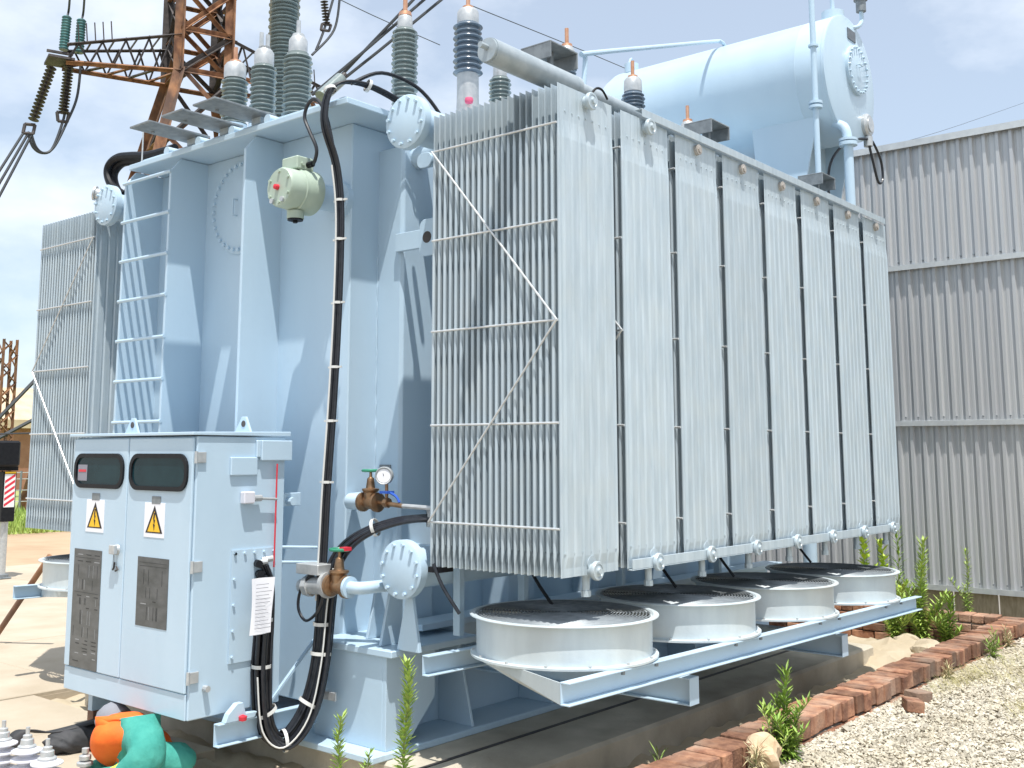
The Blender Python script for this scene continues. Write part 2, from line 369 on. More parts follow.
rock('rock', (5.75, .15, -1.16), (.16, .14, .12), 'sandy rock lying in the pit near the cross wall', 'sand')
rock('rock', (6.2, .5, -1.18), (.13, .12, .10), 'smaller sandy rock beside the far brick cross wall', 'sand')

# ------------------------------------------------------------------ the transformer
T = empty('power_transformer', (2.7, 2.9, ZP), 'large pale blue oil transformer with finned radiators on a concrete plinth', 'transformer')
YC = 2.8
tank = B().box(.22, 5.55, 1.85, 4.12, -.95, 2.80).build('tank', 'paint', T, .008)
B().box(-.08, 5.75, 1.575, 4.08, 2.80, 2.842).box(-.02, 5.7, 1.66, 4.02, 2.843, 2.88).build('lid', 'paint', tank, .005)
for y in (4.08, 3.475, 2.58):
    B().prism([(.225, -.9), (-.11, -.9), (-.10, 2.69), (-.015, 2.795), (.225, 2.795)], 'y', y-.012, y+.012).build('stiffener', 'paint', tank, .003)
# box stiffeners on the long side
for i, x in enumerate((.47, 1.55, 2.65, 3.75, 4.85)):
    B().prism([(x, 1.895), (x, 1.64), (x+.02, 1.62), (x+.31, 1.62), (x+.33, 1.64), (x+.33, 1.895)], 'z', -.95, 2.66).build('box_stiffener', 'paint', tank, .004)
# weld seam on the corner
sm = B().tube([(.466+random.uniform(-.003, .003), 1.848+random.uniform(-.002, .002), .2+i*.03) for i in range(60)], lambda t: .006+.002*math.sin(t*300), 6)
sm.build('weld_bead', 'paint', tank)
# round manhole cover on the end wall
mh = B().lathe([(0, -.02), (.335, -.02), (.345, -.015), (.345, 0)], (.22, 3.02, 2.40), 'x', 56); ring_bolts(mh, (.20, 3.02, 2.40), 'x', .315, 32, .014, .018)
mh.tube([(.20, 3.06, 2.46), (.165, 3.06, 2.46), (.165, 3.06, 2.34), (.20, 3.06, 2.34)], .007, 6)
mh.build('manhole_cover', 'paint', tank)
for i in range(7):
    z = 2.685-i*.306
    B().cyl((-.104, 3.46, z), (-.104, 4.10, z), .013, 10).build('rung', 'paint', tank)
# lifting lug with hole beside the box stiffener
lc = at(427, 237, x=.42)
B().prism([(lc.y+a-.03, lc.z+b) for a, b in rrect(0, 0, .20, .24, .05)], 'x', .42, .445).box(.43, .46, lc.y+.03, 1.65, lc.z-.06, lc.z+.06).build('lifting_lug', 'paint', tank, .003)
B().cyl((.4185, lc.y, lc.z), (.4195, lc.y, lc.z), .038, 20).build('lug_hole', 'dark_steel', tank)
l2 = at(424, 160, x=.42)
B().prism([(l2.y+a, l2.z+b) for a, b in rrect(0, 0, .13, .10, .045)], 'x', .42, .445).build('lifting_lug', 'paint', tank, .003)
# jacking pads and skid base
B().box(-.10, 5.6, 1.24, 4.4, ZP+.001, ZP+.04).build('base_plate', 'paint', tank, .006)
jp = B().box(0, .76, 1.20, 1.885, -.535, -.495)
jp.build('jacking_pad', 'paint', tank, .005)
g = B().prism([(.03, -.537), (.44, -.537), (.44, -.82), (.20, -1.06), (.03, -1.06)], 'y', 1.27, 1.30).box(.03, .055, 1.30, 1.885, -1.06, -.537)
g.box(.24, .26, 1.30, 1.885, -1.06, -.54).build('jack_gusset', 'paint', tank, .003)
B().box(.46, 5.5, 1.56, 1.60, -1.06, -.46).box(.46, 5.5, 1.40, 1.60, -.46, -.42).build('skid_web', 'paint', tank, .003)
for x in (.78, 1.6, 2.6, 3.6, 4.6):
    B().prism([(1.56, -.46), (1.42, -.46), (1.27, -1.06), (1.56, -1.06)], 'x', x, x+.022).build('skid_gusset', 'paint', tank, .003)
for x in (.10, .22): B().prism([(x+.15, -.494), (x-.03, -.494), (x+.04, -.20), (x+.15, -.20)], 'y', 1.36 if x < .2 else 1.60, (1.36 if x < .2 else 1.60)+.02).build('pad_gusset', 'paint', tank, .003)
B().prism([(1.04, -.494), (1.10, -.19), (1.15, -.19), (1.22, -.494)], 'x', .06, .085).build('flange_stand', 'paint', tank, .003)
B().cyl((.0, 1.72, -.80), (-.03, 1.72, -.80), .02, 8).box(-.035, -.02, 1.63, 1.80, -.825, -.775).build('earth_clamp', 'cap_metal', tank, .003)
# headers: top and bottom pipe per bank, with blind flange
def header(y, z):
    h = B().cyl((.04, y, z), (5.0, y, z), .115, 28).build('header_pipe', 'paint', T)
    f = B().lathe([(0, -.028), (.155, -.028), (.165, -.022), (.165, 0), (.165, .004), (.165, .03), (.115, .03)], (.0, y, z), 'x', 44); ring_bolts(f, (-.026, y, z), 'x', .14, 12, .011, .018, .2)
    f.build('flange', 'paint', h)
    return h
for y in (1.115, 4.5):
    for z in (2.60, -.03):
        h = header(y, z)
        for x in (.26, 1.4, 2.5, 3.6, 4.7):
            s_ = 1 if y < 3 else -1; B().cyl((x+.35, y, z), (x+.35, y+s_*.78, z), .08, 16).build('branch_pipe', 'paint', h)
B().cyl((.12, 4.5, 2.66), (-.02, 4.66, 2.72), .045, 16).cyl((-.02, 4.66, 2.72), (-.03, 4.67, 2.723), .06, 16).build('pipe_stub', 'cap_metal', T)

# radiators
NF, FP, FW, FH = 22, .0429, .52, 2.594
def fin_mesh():
    nf = 8; p = FW/nf; tubep = [(.000, .0012), (.0022, .0062), (.0065, .0095), (.0125, .0095), (.0170, .0062), (.0195, .0020), (.0340, .0016)]
    prof = list(tubep); q0, q1 = .0360, FW-.0360; pm_ = (q1-q0)/6
    for i in range(6):
        x0 = q0+i*pm_; prof += [(x0+.002, .0030), (x0+.012, .0112), (x0+pm_-.012, .0112), (x0+pm_-.002, .0030)]
    prof += [(FW-x, t) for x, t in reversed(tubep)]
    ring = [(x, -t) for x, t in prof]+[(x, t) for x, t in reversed(prof)]
    b = B(); n = len(ring); Z = [(0, .3, 0), (.045, .3, 0), (.10, 1, 0), (.62, 1, 0), (2.30, 1, 0), (2.37, .40, 0), (2.40, .20, 0), (FH, .20, 0)]
    vs = [(x, y*k, z) for z, k, _ in Z for x, y in ring]
    b.add(vs, [(i*n+j, i*n+(j+1) % n, (i+1)*n+(j+1) % n, (i+1)*n+j) for i in range(len(Z)-1) for j in range(n)])
    b.add(vs[:n], [tuple(range(n))]); b.add(vs[-n:], [tuple(range(n))])
    # spot welds at the head of each flute
    for i in range(1, nf): b.cyl((i*p, -.0005, 2.45), (i*p, -.006, 2.45), .006, 6, smooth=False)
    # base welt
    b.box(.004, FW-.004, -.006, .006, .115, .123)
    return b.mesh('fin', 'galv')
fin_me = fin_mesh()
rod_me = B().cyl((0, 0, 0), (0, NF*FP-FP, 0), .0065, 8).mesh('tie_rod', 'wire_steel')
def brace(y0, z0, y1, z1): return B().cyl((0, y0, z0), (0, y1, z1), .006, 8).mesh('brace_rod', 'wire_steel')
D = (NF-1)*FP; ZR = (2.372, 1.842, 1.312, .780, .244)
br_r = [brace(D, ZR[0], 0, ZR[2]), brace(0, ZR[2], D, ZR[4])]; br_l = [brace(0, ZR[0], D, ZR[2]), brace(D, ZR[2], 0, ZR[4])]
hd_me = B().cyl((.26, -.004, 2.53), (.26, D+.02, 2.53), .036, 20).mesh('radiator', 'galv')
hd2_me = B().cyl((.26, -.012, .055), (.26, D+.02, .055), .040, 20).mesh('lower_header', 'galv')
plug = B().lathe([(0, -.062), (.016, -.062), (.018, -.05), (.034, -.046), (.036, -.050), (.047, -.050), (.050, -.045), (.050, -.030), (.036, -.026), (.036, 0)], (.26, -.004, 0), 'y', 28)
plug_me = plug.mesh('end_plug', 'white_poly' if 0 else 'galv')
stub_me = B().cyl((.26, -.028, .0), (.26, 0, .0), .034, 16).cyl((.26, -.036, 0), (.26, -.028, 0), .02, 8, smooth=False).mesh('end_plug', 'bronze_dull')
drain_me = B().cyl((.26, .03, -.10), (.26, .03, 0), .020, 12).cyl((.26, .03, -.115), (.26, .03, -.085), .027, 8, smooth=False).cyl((.26, .03, .055), (.26, .03, -.01), .042, 16).mesh('drain_pipe', 'galv')
def radiator(x, y, right=True, full=True):
    r = link('radiator', hd_me, T, (x, y, 0))
    link('lower_header', hd2_me, r, (x, y, 0))
    for j in range(NF): link('fin', fin_me, r, (x, y+j*FP, 0))
    for sx in ((-.008, FW+.008) if right else (-.008,)):
        if sx > 0: continue
        for z in ZR: link('tie_rod', rod_me, r, (x+sx, y, z))
        for m_ in (br_r if right else br_l)[:2 if x < 1 else 0]: link('brace_rod', m_, r, (x+sx+(-.012 if sx < 0 else .012), y, 0))
    if right:
        link('end_plug', plug_me if x < 1 else stub_me, r, (x, y, 2.545)); link('end_plug', plug_me, r, (x, y, .020)); link('drain_pipe', drain_me, r, (x, y, 0))
    return r
RP = .6105
for i in range(8): tag(radiator(i*RP, 0), ['nearest galvanised radiator with crossing tie rods on its end', 'second galvanised radiator from the near end', 'third galvanised radiator from the near end', 'fourth galvanised radiator from the near end', 'fourth galvanised radiator from the far end', 'third galvanised radiator from the far end', 'second galvanised radiator from the far end', 'farthest galvanised radiator beside the sheet wall'][i])
for i in range(2): tag(radiator(i*RP+.02, 4.70, False), ['galvanised radiator behind the ladder on the far side', 'shaded galvanised radiator inside the far bank'][i])
# bars tying the radiator fronts
B().box(.62, 4.70, -.030, -.024, -.004, .05).box(.62, 4.70, -.030, .012, -.010, -.005).build('tie_bar', 'galv', T, .002)
B().box(.80, 4.72, -.032, -.026, 2.595, 2.645).box(.80, 4.72, -.026, .02, 2.640, 2.646).build('tie_bar', 'galv', T, .002)
tp = B().cyl((-.33, .20, 2.722), (.42, .20, 2.722), .069, 26).cyl((.42, .20, 2.722), (4.62, .20, 2.722), .047, 22).cyl((-.345, .20, 2.722), (-.33, .20, 2.722), .064, 24).cyl((-.40, .20, 2.735), (-.34, .20, 2.735), .016, 10).cyl((.40, .20, 2.722), (.44, .20, 2.722), .07, 22)
tp.build('top_pipe', 'galv_pipe', T)
for i in range(8): B().box(i*RP+.24, i*RP+.28, .17, .23, 2.594, 2.68).build('pipe_saddle', 'galv', T)
B().tube([(.30, -.01, 2.60), (.34, -.02, 2.645), (.40, -.02, 2.65), (.45, -.02, 2.61)], .007, 6, 4).build('valve_lever', 'rubber', T)

# channel shaped bushing shelves reaching over the radiators, and flat ones over the end
for x in (.265, 2.15, 4.06):
    B().box(x, x+.27, .24, .46, 2.965, 2.975).box(x, x+.01, .24, .46, 2.875, 2.965).box(x+.26, x+.27, .24, .46, 2.875, 2.965).box(x+.12, x+.15, .33, .36, 2.60, 2.964).build('shelf', 'galv_dark', T, .002)
for y in (3.345, 2.945, 2.575):
    B().box(-.45, .06, y-.125, y+.125, 2.925, 2.94).cyl((-.30, y+.06, 2.925), (-.30, y+.06, 2.915), .012, 8).build('shelf', 'galv_dark', T, .003)
    B().box(-.02, .08, y-.05, y+.05, 2.88, 2.925).build('shelf_bracket', 'galv', T)
for y in (3.60, 3.20, 2.80, 2.40): B().cyl((-.06, y, 2.87), (.06, y, 2.87), .035, 14).build('pipe_clip', 'paint', T)

# bushings
def bushing(x, y, z0, z1, r, mt, capr, terms=1, capm='cap_metal', termm='cap_metal', base=.12, pitch=.034, basem='paint', brf=1.0, cyl=0, tl=.14):
    b = B().lathe([(0, 2.88), (r*1.45, 2.88), (r*1.45, 2.91), (r*1.15*brf, 2.915), (r*brf, z0), (0, z0)], (x, y, 0), 'z', 28)
    o = b.build('bushing', basem, T)
    prof = []; z = z0; core = r*.72; k = 0
    while z < z1-pitch*.5:
        rr = r if k % 2 == 0 else r*.93; k += 1
        prof += [(core, z), (rr*.97, z+pitch*.22), (rr, z+pitch*.28), (rr*.98, z+pitch*.38), (core*1.03, z+pitch*.66), (core, z+pitch*.98)]; z += pitch
    prof += [(core, z1), (0, z1)]
    B().lathe([(0, z0)]+prof, (x, y, 0), 'z', 32).build('insulator', mt, o)
    c = B().lathe([(capr, z1-.005), (capr*1.02, z1+.03), (capr, z1+.10), (capr*.8, z1+.125), (0, z1+.13)], (x, y, 0), 'z', 24).build('cap', capm, o)
    for t in range(terms): B().cyl((x+(t-.5*(terms-1))*.06, y, z1+.12), (x+(t-.5*(terms-1))*.06, y, z1+.12+tl), .017, 10).lathe([(0, z1+.12), (.05, z1+.12), (.045, z1+.15), (.02, z1+.16)], (x, y, 0), 'z', 16).build('terminal', termm, o)
    return o
def zat(u, v, x): return at(u, v, x=x).z
BS = [  # u, x, v_top_of_sheds, v_bottom, half width px, material, cap radius factor, terminals, labels
    (235, .50, 79, 125, 13.5, 'porcelain', .8, 1, 'copper', 'shortest bushing of the end row with a copper topped cap'),
    (264, .50, 66, 125, 13.5, 'porcelain', .72, 2, 'cap_metal', 'middle bushing of the end row with two terminal pins'),
    (298, .50, 54, 125, 15.0, 'porcelain', .62, 1, 'cap_metal', 'bushing of the end row nearest the cable bundle'),
    (286.5, 1.25, -60, 125, 15.5, 'porcelain', .72, 1, 'cap_metal', 'tallest ribbed bushing running out of the top of the picture'),
    (405, .90, 32, 110, 13.5, 'porcelain', .55, 1, 'copper', 'ribbed grey green bushing above the round blind flange'),
    (500, 2.10, 78, 110, 11.5, 'porcelain', .6, 1, 'copper', 'small grey green bushing seen above the near radiator fins')]
for u, x, vt, vb, hw, mt, cf, nt_, tm, lb in BS:
    pp = at(u, vt, x=x); dep = (pp-CAM).dot(fwd); r = hw/FPX*dep
    tag(bushing(x, pp.y, max(2.97, zat(u, vb, x)), pp.z, r, mt, r*cf, nt_, 'cap_metal', tm), lb)
# dark blue bushing on a plain cylinder
pp = at(468, 25, x=1.65); dep = (pp-CAM).dot(fwd); r = 15/FPX*dep; zb = zat(468, 75, 1.65)
o = bushing(1.65, pp.y, zb, pp.z, r, 'porcelain_blue', r*.72, 1, 'cap_metal', 'copper', pitch=.047, basem='cap_metal', brf=.70); tag(o, 'blue grey ribbed bushing on a pale smooth cylinder')
B().lathe([(r*.72, 2.9), (r*.72, zb+.005), (r*.9, zb+.01)], (1.65, pp.y, 0), 'z', 28).build('lower_cylinder', 'cap_metal', o)
B().lathe([(0, -.03), (.03, -.02), (.035, 0), (.03, .02), (0, .03)], (1.55, pp.y-r*.85, zat(470, 103, 1.6)), 'z', 12).build('plastic_cap', 'red_pink', o)
for (u, vt, x, hw, lb) in ((567, 62, 2.46, 10, 'low voltage bushing with copper stud behind the channel shelf'), (633, 92, 3.48, 12, 'short bushing with blue grey sheds and copper stud before the conservator'), (688, 135, 4.40, 9, 'small copper stud bushing half hidden by the top pipe')):
    pp = at(u, vt, x=x); dep = (pp-CAM).dot(fwd); r = hw/FPX*dep
    tag(bushing(x, pp.y, pp.z-.42, pp.z, r, 'porcelain_blue', r*.75, 1, 'cap_metal', 'copper', tl=.17), lb)

# ------------------------------------------------------------------ conservator
cx, cz, cr, cy0, cy1 = 5.72, 4.33, .635, .60, 3.25
cons = B().lathe([(0, cy0), (cr-.012, cy0), (cr+.004, cy0+.006), (cr+.004, cy0+.035), (cr, cy0+.04), (cr, cy0+.30), (cr+.002, cy0+.302), (cr, cy0+.306), (cr, cy1-.1), (cr*.93, cy1), (0, cy1+.06)], (cx, 0, cz), 'y', 72).build('conservator', 'paint', T)
cv = B().lathe([(0, -.035), (.245, -.035), (.255, -.03), (.255, .0)], (cx+.13, cy0, cz+.12), 'y', 44); ring_bolts(cv, (cx+.13, cy0-.034, cz+.12), 'y', .23, 22, .014, .02)
cv.tube([(cx+.08, cy0-.03, cz+.16), (cx+.08, cy0-.07, cz+.16), (cx+.16, cy0-.07, cz+.16), (cx+.16, cy0-.03, cz+.16)], .007, 6)
cv.build('end_cover', 'paint', cons)
B().box(cx-.03, cx+.17, cy0-.008, cy0-.001, cz+.42, cz+.53).build('name_plate', 'steel_plate', cons)
B().lathe([(0, -.05), (.10, -.05), (.12, -.03), (.12, 0)], (cx+.35, cy0, cz-.40), 'y', 24).cyl((cx+.35, cy0-.02, cz-.52), (cx+.35, cy0-.02, cz-.62), .045, 12).cyl((cx+.35, cy0-.05, cz-.40), (cx+.35, cy0-.06, cz-.40), .075, 24).build('level_gauge', 'cap_metal', cons)
B().tube([(cx+.35, cy0-.03, cz-.62), (cx+.42, cy0-.03, cz-.75), (cx+.55, cy0-.03, cz-.95), (cx+.68, cy0-.03, cz-.9), (cx+.66, cy0-.03, cz-.72), (cx+.5, cy0-.03, cz-.58), (cx+.35, cy0-.03, cz-.55), (cx+.1, cy0+.02, cz-.6), (cx-.15, cy0+.1, cz-.75), (cx-.28, cy0+.15, cz-1.0), (cx-.28, cy0+.15, cz-1.5)], .013, 8, 6).build('gauge_cable', 'cable_black', cons)
for y in (.78, 2.45):
    B().prism([(y-.05, cz-.30), (y+.70, cz-.30), (y+.58, 2.70), (y+.26, 2.70)], 'x', cx-.44, cx-.42).prism([(y-.05, cz-.30), (y+.70, cz-.30), (y+.58, 2.70), (y+.26, 2.70)], 'x', cx+.42, cx+.44).prism([(cx-.42, cz-.38), (cx+.42, cz-.38), (cx+.42, 2.70), (cx-.42, 2.70)], 'y', y+.28, y+.30).build('support', 'paint', cons, .003)
B().box(cx-.6, cx+.6, .9, 3.3, 2.66, 2.70).build('support_table', 'paint', cons, .004)
B().cyl((cx+.2, 1.3, -1.09), (cx+.2, 1.3, 2.66), .07, 14).cyl((cx+.2, 2.9, -1.09), (cx+.2, 2.9, 2.66), .07, 14).build('support_post', 'paint', cons)
B().cyl((5.38, .52, 2.60), (5.38, .52, 3.58), .045, 16).cyl((5.38, .52, 3.55), (5.38, .52, 3.585), .085, 20).cyl((5.38, .52, 3.595), (5.38, .52, 3.62), .085, 20).tube([(5.38, .52, 3.6), (5.39, .56, 3.75), (5.45, .75, 3.85)], .045, 12, 5).build('oil_pipe', 'paint', cons)
B().cyl((4.60, .5, 3.10), (4.60, .5, 5.6), .026, 12).cyl((4.60, .5, 3.72), (4.60, .5, 3.745), .06, 16).cyl((4.60, .5, 3.76), (4.60, .5, 3.785), .06, 16).cyl((4.60, .5, 4.3), (4.60, .5, 4.32), .045, 14).tube([(4.60, .5, 3.12), (4.59, .5, 3.06), (4.3, .55, 2.72)], .022, 10, 4).build('vent_pipe', 'paint', cons)
q0 = at(581, 120, y=1.2); q1 = at(585, 54, y=1.2); tip = (cx-.35, 1.95, cz+.62)
B().tube([q0, q1-Vector((0, 0, .08)), q1-Vector((0, 0, .015)), q1+Vector((.05, 0, .02)), q1.lerp(at(716, 41, y=1.85), .5), at(714, 41.5, y=1.85), at(721, 42, y=1.85), at(724.5, 46, y=1.85), at(726, 56, y=1.85)], .02, 10, 6).cyl(at(733, 62, y=1.85), at(732, 50, y=1.85), .10, 20).build('breather_pipe', 'paint', cons)
B().cyl((cx-.25, 3.0, cz+.55), (cx-.25, 3.0, cz+.66), .08, 16).tube([(cx-.30, 3.0, cz+.66), (cx-.25, 3.0, cz+.73), (cx-.2, 3.0, cz+.66)], .012, 6, 4).build('filler_cap', 'paint', cons)
B().cyl((cx-.08, cy0+.12, cz+.60), (cx-.08, cy0+.12, cz+.70), .11, 20).tube([(cx-.08, cy0+.12, cz+.68), (cx-.08, cy0+.12, cz+.80), (cx-.10, cy0+.12, cz+1.0)], .022, 10, 3).build('vent_boss', 'paint', cons)
B().tube([(cx+.12, cy0+.05, cz+.58), (cx+.2, cy0-.02, cz+.60), (cx+.27, cy0-.04, cz+.68), (cx+.27, cy0-.04, cz+.78)], .022, 10, 4).build('breather_elbow', 'paint', cons)
B().cyl((cx+.27, cy0-.04, cz+.78), (cx+.27, cy0-.04, cz+.9), .05, 14).cyl((cx+.27, cy0-.04, cz+.9), (cx+.27, cy0-.04, cz+.94), .07, 14).cyl((cx+.27, cy0-.04, cz+.94), (cx+.27, cy0-.04, cz+1.3), .075, 16).build('breather', 'galv_dark', cons)

# ------------------------------------------------------------------ cooling fans on their frame
TILT = .016
def zt(x): return -TILT*x
def fan(x, y, lb):
    z = -.235+zt(x)
    o = link('cooling_fan', fan_body, T, (x, y, z)); tag(o, lb)
    for nm, m_ in fan_parts: link(nm, m_, o, (x, y, z))
fan_body = B().lathe([(.485, -.004), (.515, -.004), (.517, .0), (.515, .004), (.487, .006), (.480, -.002), (.478, -.198), (.512, -.201), (.512, -.212), (.47, -.212), (.47, -.005), (.485, -.004)], (0, 0, 0), 'z', 80).mesh('cooling_fan', 'galv_drum')
gb = B()
for i in range(1, 27):
    r = .018*i; gb.lathe([(r-.0032, .004), (r, .0075), (r+.0032, .004), (r, .0005), (r-.0032, .004)], (0, 0, 0), 'z', 56)
for i in range(16):
    a = i*math.pi/8; gb.cyl((.02*math.cos(a), .02*math.sin(a), -.002), (.485*math.cos(a), .485*math.sin(a), -.002), .004, 6, cap=False)
guard_me = gb.mesh('guard_grille', 'galv_dark')
bl = B()
for i in range(6):
    a = i*math.pi/3; q = Matrix.Rotation(a, 3, 'Z')@Matrix.Rotation(R(28), 3, 'X'); bl.obox(q@Vector((.28, 0, 0))+Vector((0, 0, -.11)), .36, .15, .006, q)
blade_me = bl.lathe([(0, -.06), (.09, -.06), (.10, -.08), (.10, -.2), (0, -.2)], (0, 0, 0), 'z', 24).mesh('fan_rotor', 'dark_steel')
fb = B(); 
for i in range(14):
    a = i*2*math.pi/14; fb.cyl((.497*math.cos(a), .497*math.sin(a), -.19), (.497*math.cos(a), .497*math.sin(a), -.205), .009, 6)
fb.lathe([(.47, -.16), (.47, -.212)], (0, 0, 0), 'z', 8)
fan_parts = [('guard_grille', guard_me), ('fan_rotor', blade_me), ('flange_bolts', fb.mesh('flange_bolts', 'cap_metal'))]
for i, lb in enumerate(('nearest round cooling fan drum under the radiators', 'second round cooling fan drum from the near end', 'third round cooling fan drum from the near end', 'farthest round cooling fan drum by the sheet wall')): fan(.43+1.209*i, .30, lb)
fan(.43, 5.02, 'cooling fan drum on the far side left of the cabinet')
def channel(x0, x1, y, s, z1=-.452, h=.108, fl=.05, nm='fan_rail'):
    b = B()
    for xa, xb in ((x0, x1),):
        t = .008
        def bx(ya, yb, za, zb):
            vs = [(x_, y_, z_+zt(x_)) for z_ in (za, zb) for y_ in (ya, yb) for x_ in (xa, xb)]
            b.add(vs, [(0, 2, 3, 1), (4, 5, 7, 6), (0, 1, 5, 4), (2, 6, 7, 3), (0, 4, 6, 2), (1, 3, 7, 5)])
        ya, yb = sorted((y, y+s*fl)); w0, w1 = sorted((y+s*(fl-.006), y+s*fl)) 
        bx(ya, yb, z1-t, z1); bx(ya, yb, z1-h, z1-h+t); bx(w0, w1, z1-h+t, z1-t)
    return b.build(nm, 'paint', T, .002)
channel(-.21, 4.66, -.20, 1, fl=.055); channel(-.14, 4.66, .775, 1); channel(-.13, 1.2, 5.40, 1); channel(-.13, 1.2, 4.5, 1)
rb = B()
for i in range(4):
    for dx in (-.16, .16): 
        x = .43+1.209*i+dx; rb.cyl((x, -.185, -.462+zt(x)), (x, -.185, -.478+zt(x)), .012, 6)
rb.build('rail_bolts', 'galv_dark', T)
B().add([(-.205, -.145, -.455), (-.205, -.145, -.556), (.02, .30, -.545), (.12, .64, -.49), (.15, .74, -.458), (-.199, -.147, -.455), (-.199, -.147, -.556), (.026, .298, -.545), (.126, .638, -.49), (.156, .738, -.458)], [(0, 4, 3, 2, 1), (5, 6, 7, 8, 9), (0, 1, 6, 5), (1, 2, 7, 6), (2, 3, 8, 7), (3, 4, 9, 8), (4, 0, 5, 9)]).build('frame_plate', 'galv_drum', T)
B().cyl((.103, .62, -.478), (.118, .615, -.478), .012, 12).build('slot_hole', 'sign_black', T)
B().prism([(4.90, -.455), (4.90, -.52), (5.42, -.56), (5.42, -.455)], 'x', .10, .106).build('frame_plate', 'galv_drum', T, .001)
for x in (1.03, 3.16):
    z1 = -.568+zt(x)-.03; h = .15
    B().box(x-.05, x+.05, -.15, 1.62, z1-.009, z1).box(x-.05, x+.05, -.15, 1.62, z1-h, z1-h+.009).box(x-.005, x+.005, -.145, 1.62, z1-h+.009, z1-.009).box(x-.05, x+.05, -.158, -.15, z1-h, z1).build('cantilever_beam', 'paint', T, .002)
for x, y in ((.02, .8), (.62, .62), (1.8, .5), (2.6, .5), (3.9, .5)): B().tube([(x, y-.1, -.24), (x-.03, y, -.1), (x-.05, y+.05, .02)], .01, 6, 4).build('fan_lead', 'cable_black', T)
B().box(-.02, .10, .82, .90, -.03, .0).build('terminal_block', 'rubber', T)
for x in (.3, .9, 2.0, 3.4): B().box(x, x+.04, .95, 1.0, -.42, .0).build('strut', 'paint', T)

# ------------------------------------------------------------------ control cabinet
X0, X1, Y0, Y1, Z0, Z1 = -.835, -.20, 1.94, 3.27, -.84, .72
cab = B().box(X0, X1, Y0, Y1, Z0, Z1).build('control_cabinet', 'cabinet_paint', T, .006); tag(cab, 'pale blue two door control cabinet hung before the tank')
B().prism([(X0-.04, Z1+.006), (X0-.04, Z1+.024), (X1+.03, Z1+.034), (X1+.03, Z1+.006)], 'y', Y0-.012, Y1+.02).build('cabinet_roof', 'cabinet_paint', cab, .003)
def door(ya, yb): return B().box(X0-.020, X0-.002, ya, yb, -.695, .712).build('door', 'cabinet_paint', cab, .005)
door(1.952, 2.612); door(2.622, 3.258)
B().box(X0-.012, X0-.001, 1.95, 3.26, -.838, -.70).build('plinth_panel', 'cabinet_paint', cab, .003)
for yc, wd in ((2.942, .575), (2.285, .60)):
    a = rrect(yc, .513, wd, .215, .085); i_ = rrect(yc, .513, wd-.05, .165, .065); n = len(a); xs = X0-.020
    g = B(); vs = [(xs, *p) for p in a]+[(xs-.014, *p) for p in a]+[(xs-.014, *p) for p in i_]+[(xs+.004, *p) for p in i_]
    g.add(vs, [(k*n+j, k*n+(j+1) % n, (k+1)*n+(j+1) % n, (k+1)*n+j) for k in range(3) for j in range(n)]); g.build('window_seal', 'rubber', cab)
    B().add([(xs-.004, *p) for p in i_], [tuple(range(n))]).build('window', 'window_glass', cab)
B().box(X0-.027, X0-.025, 3.08, 3.19, .45, .55).mi(1).box(X0-.0285, X0-.0272, 3.09, 3.18, .505, .52).build('inner_notice', ['ink', 'red'], cab)
for (y, z) in ((2.966, .353), (2.296, .351)): B().box(X0-.024, X0-.020, y-.045, y+.045, z-.022, z+.022).build('label_plate', 'galv_dark', cab, .001)
def warn(y, z):
    b = B().box(X0-.0225, X0-.0205, y-.105, y+.105, z-.10, z+.10)
    tri = lambda s, x, k, dz=0: b.mi(k).add([(x, y-s*.088, z-.075*s+dz), (x, y+s*.088, z-.075*s+dz), (x, y, z+.085*s+dz)], [(0, 1, 2)])
    tri(1, X0-.0234, 1); tri(.74, X0-.0242, 2, -.012)
    zz = lambda p: [(X0-.0250, y+a*.9, z+b_-.008) for a, b_ in p]
    for dx in (0, ): b.mi(1).add(zz([(.004, .050), (-.012, .050), (-.004, .012), (.010, .018), (.000, -.018), (.012, -.012), (-.004, -.058), (-.012, -.018), (-.002, -.022), (-.014, .008), (-.012, .004)]), [(0, 1, 2), (0, 2, 3), (2, 9, 8, 3), (3, 8, 4), (4, 8, 7), (4, 7, 6), (4, 6, 5)])
    b.build('warning_sign', ['paper', 'sign_black', 'sign_yellow'], cab)
warn(2.966, .236); warn(2.308, .236)
def diagram(ya, yb, za, zb, seed):
    b = B().box(X0-.0225, X0-.0205, ya, yb, za, zb); rr = random.Random(seed); w_ = yb-ya; z = zb-.03; x = X0-.0232
    while z > za+.03:
        k = rr.random()
        if k < .45:
            for c in range(3):
                if rr.random() < .75:
                    y = ya+.02+c*(w_-.03)/3; b.mi(1 if rr.random() < .75 else 2).add([(x, y, z), (x, y+(w_-.09)/3*rr.uniform(.4, 1), z), (x, y+(w_-.09)/3*rr.uniform(.4, 1), z-.006), (x, y, z-.006)], [(0, 1, 2, 3)])
            z -= rr.uniform(.014, .028)
        elif k < .75:
            b.mi(1).add([(x, ya+.02, z), (x, yb-.02, z), (x, yb-.02, z-.0025), (x, ya+.02, z-.0025)], [(0, 1, 2, 3)]); z -= .02
        else:
            h = rr.uniform(.04, .09); h = min(h, z-za-.02)
            for c in range(rr.randint(3, 6)):
                y = ya+.03+rr.random()*(w_-.06); b.mi(rr.choice((1, 1, 2))).add([(x, y, z), (x, y+.004, z), (x, y+.004, z-h), (x, y, z-h)], [(0, 1, 2, 3)])
            z -= h+.015
    b.build('diagram_plate', ['steel_plate', 'engraving', 'engraving_light'], cab)
diagram(2.865, 3.19, -.722+.03, .026, 3); diagram(2.143, 2.463, -.372, .021, 5)
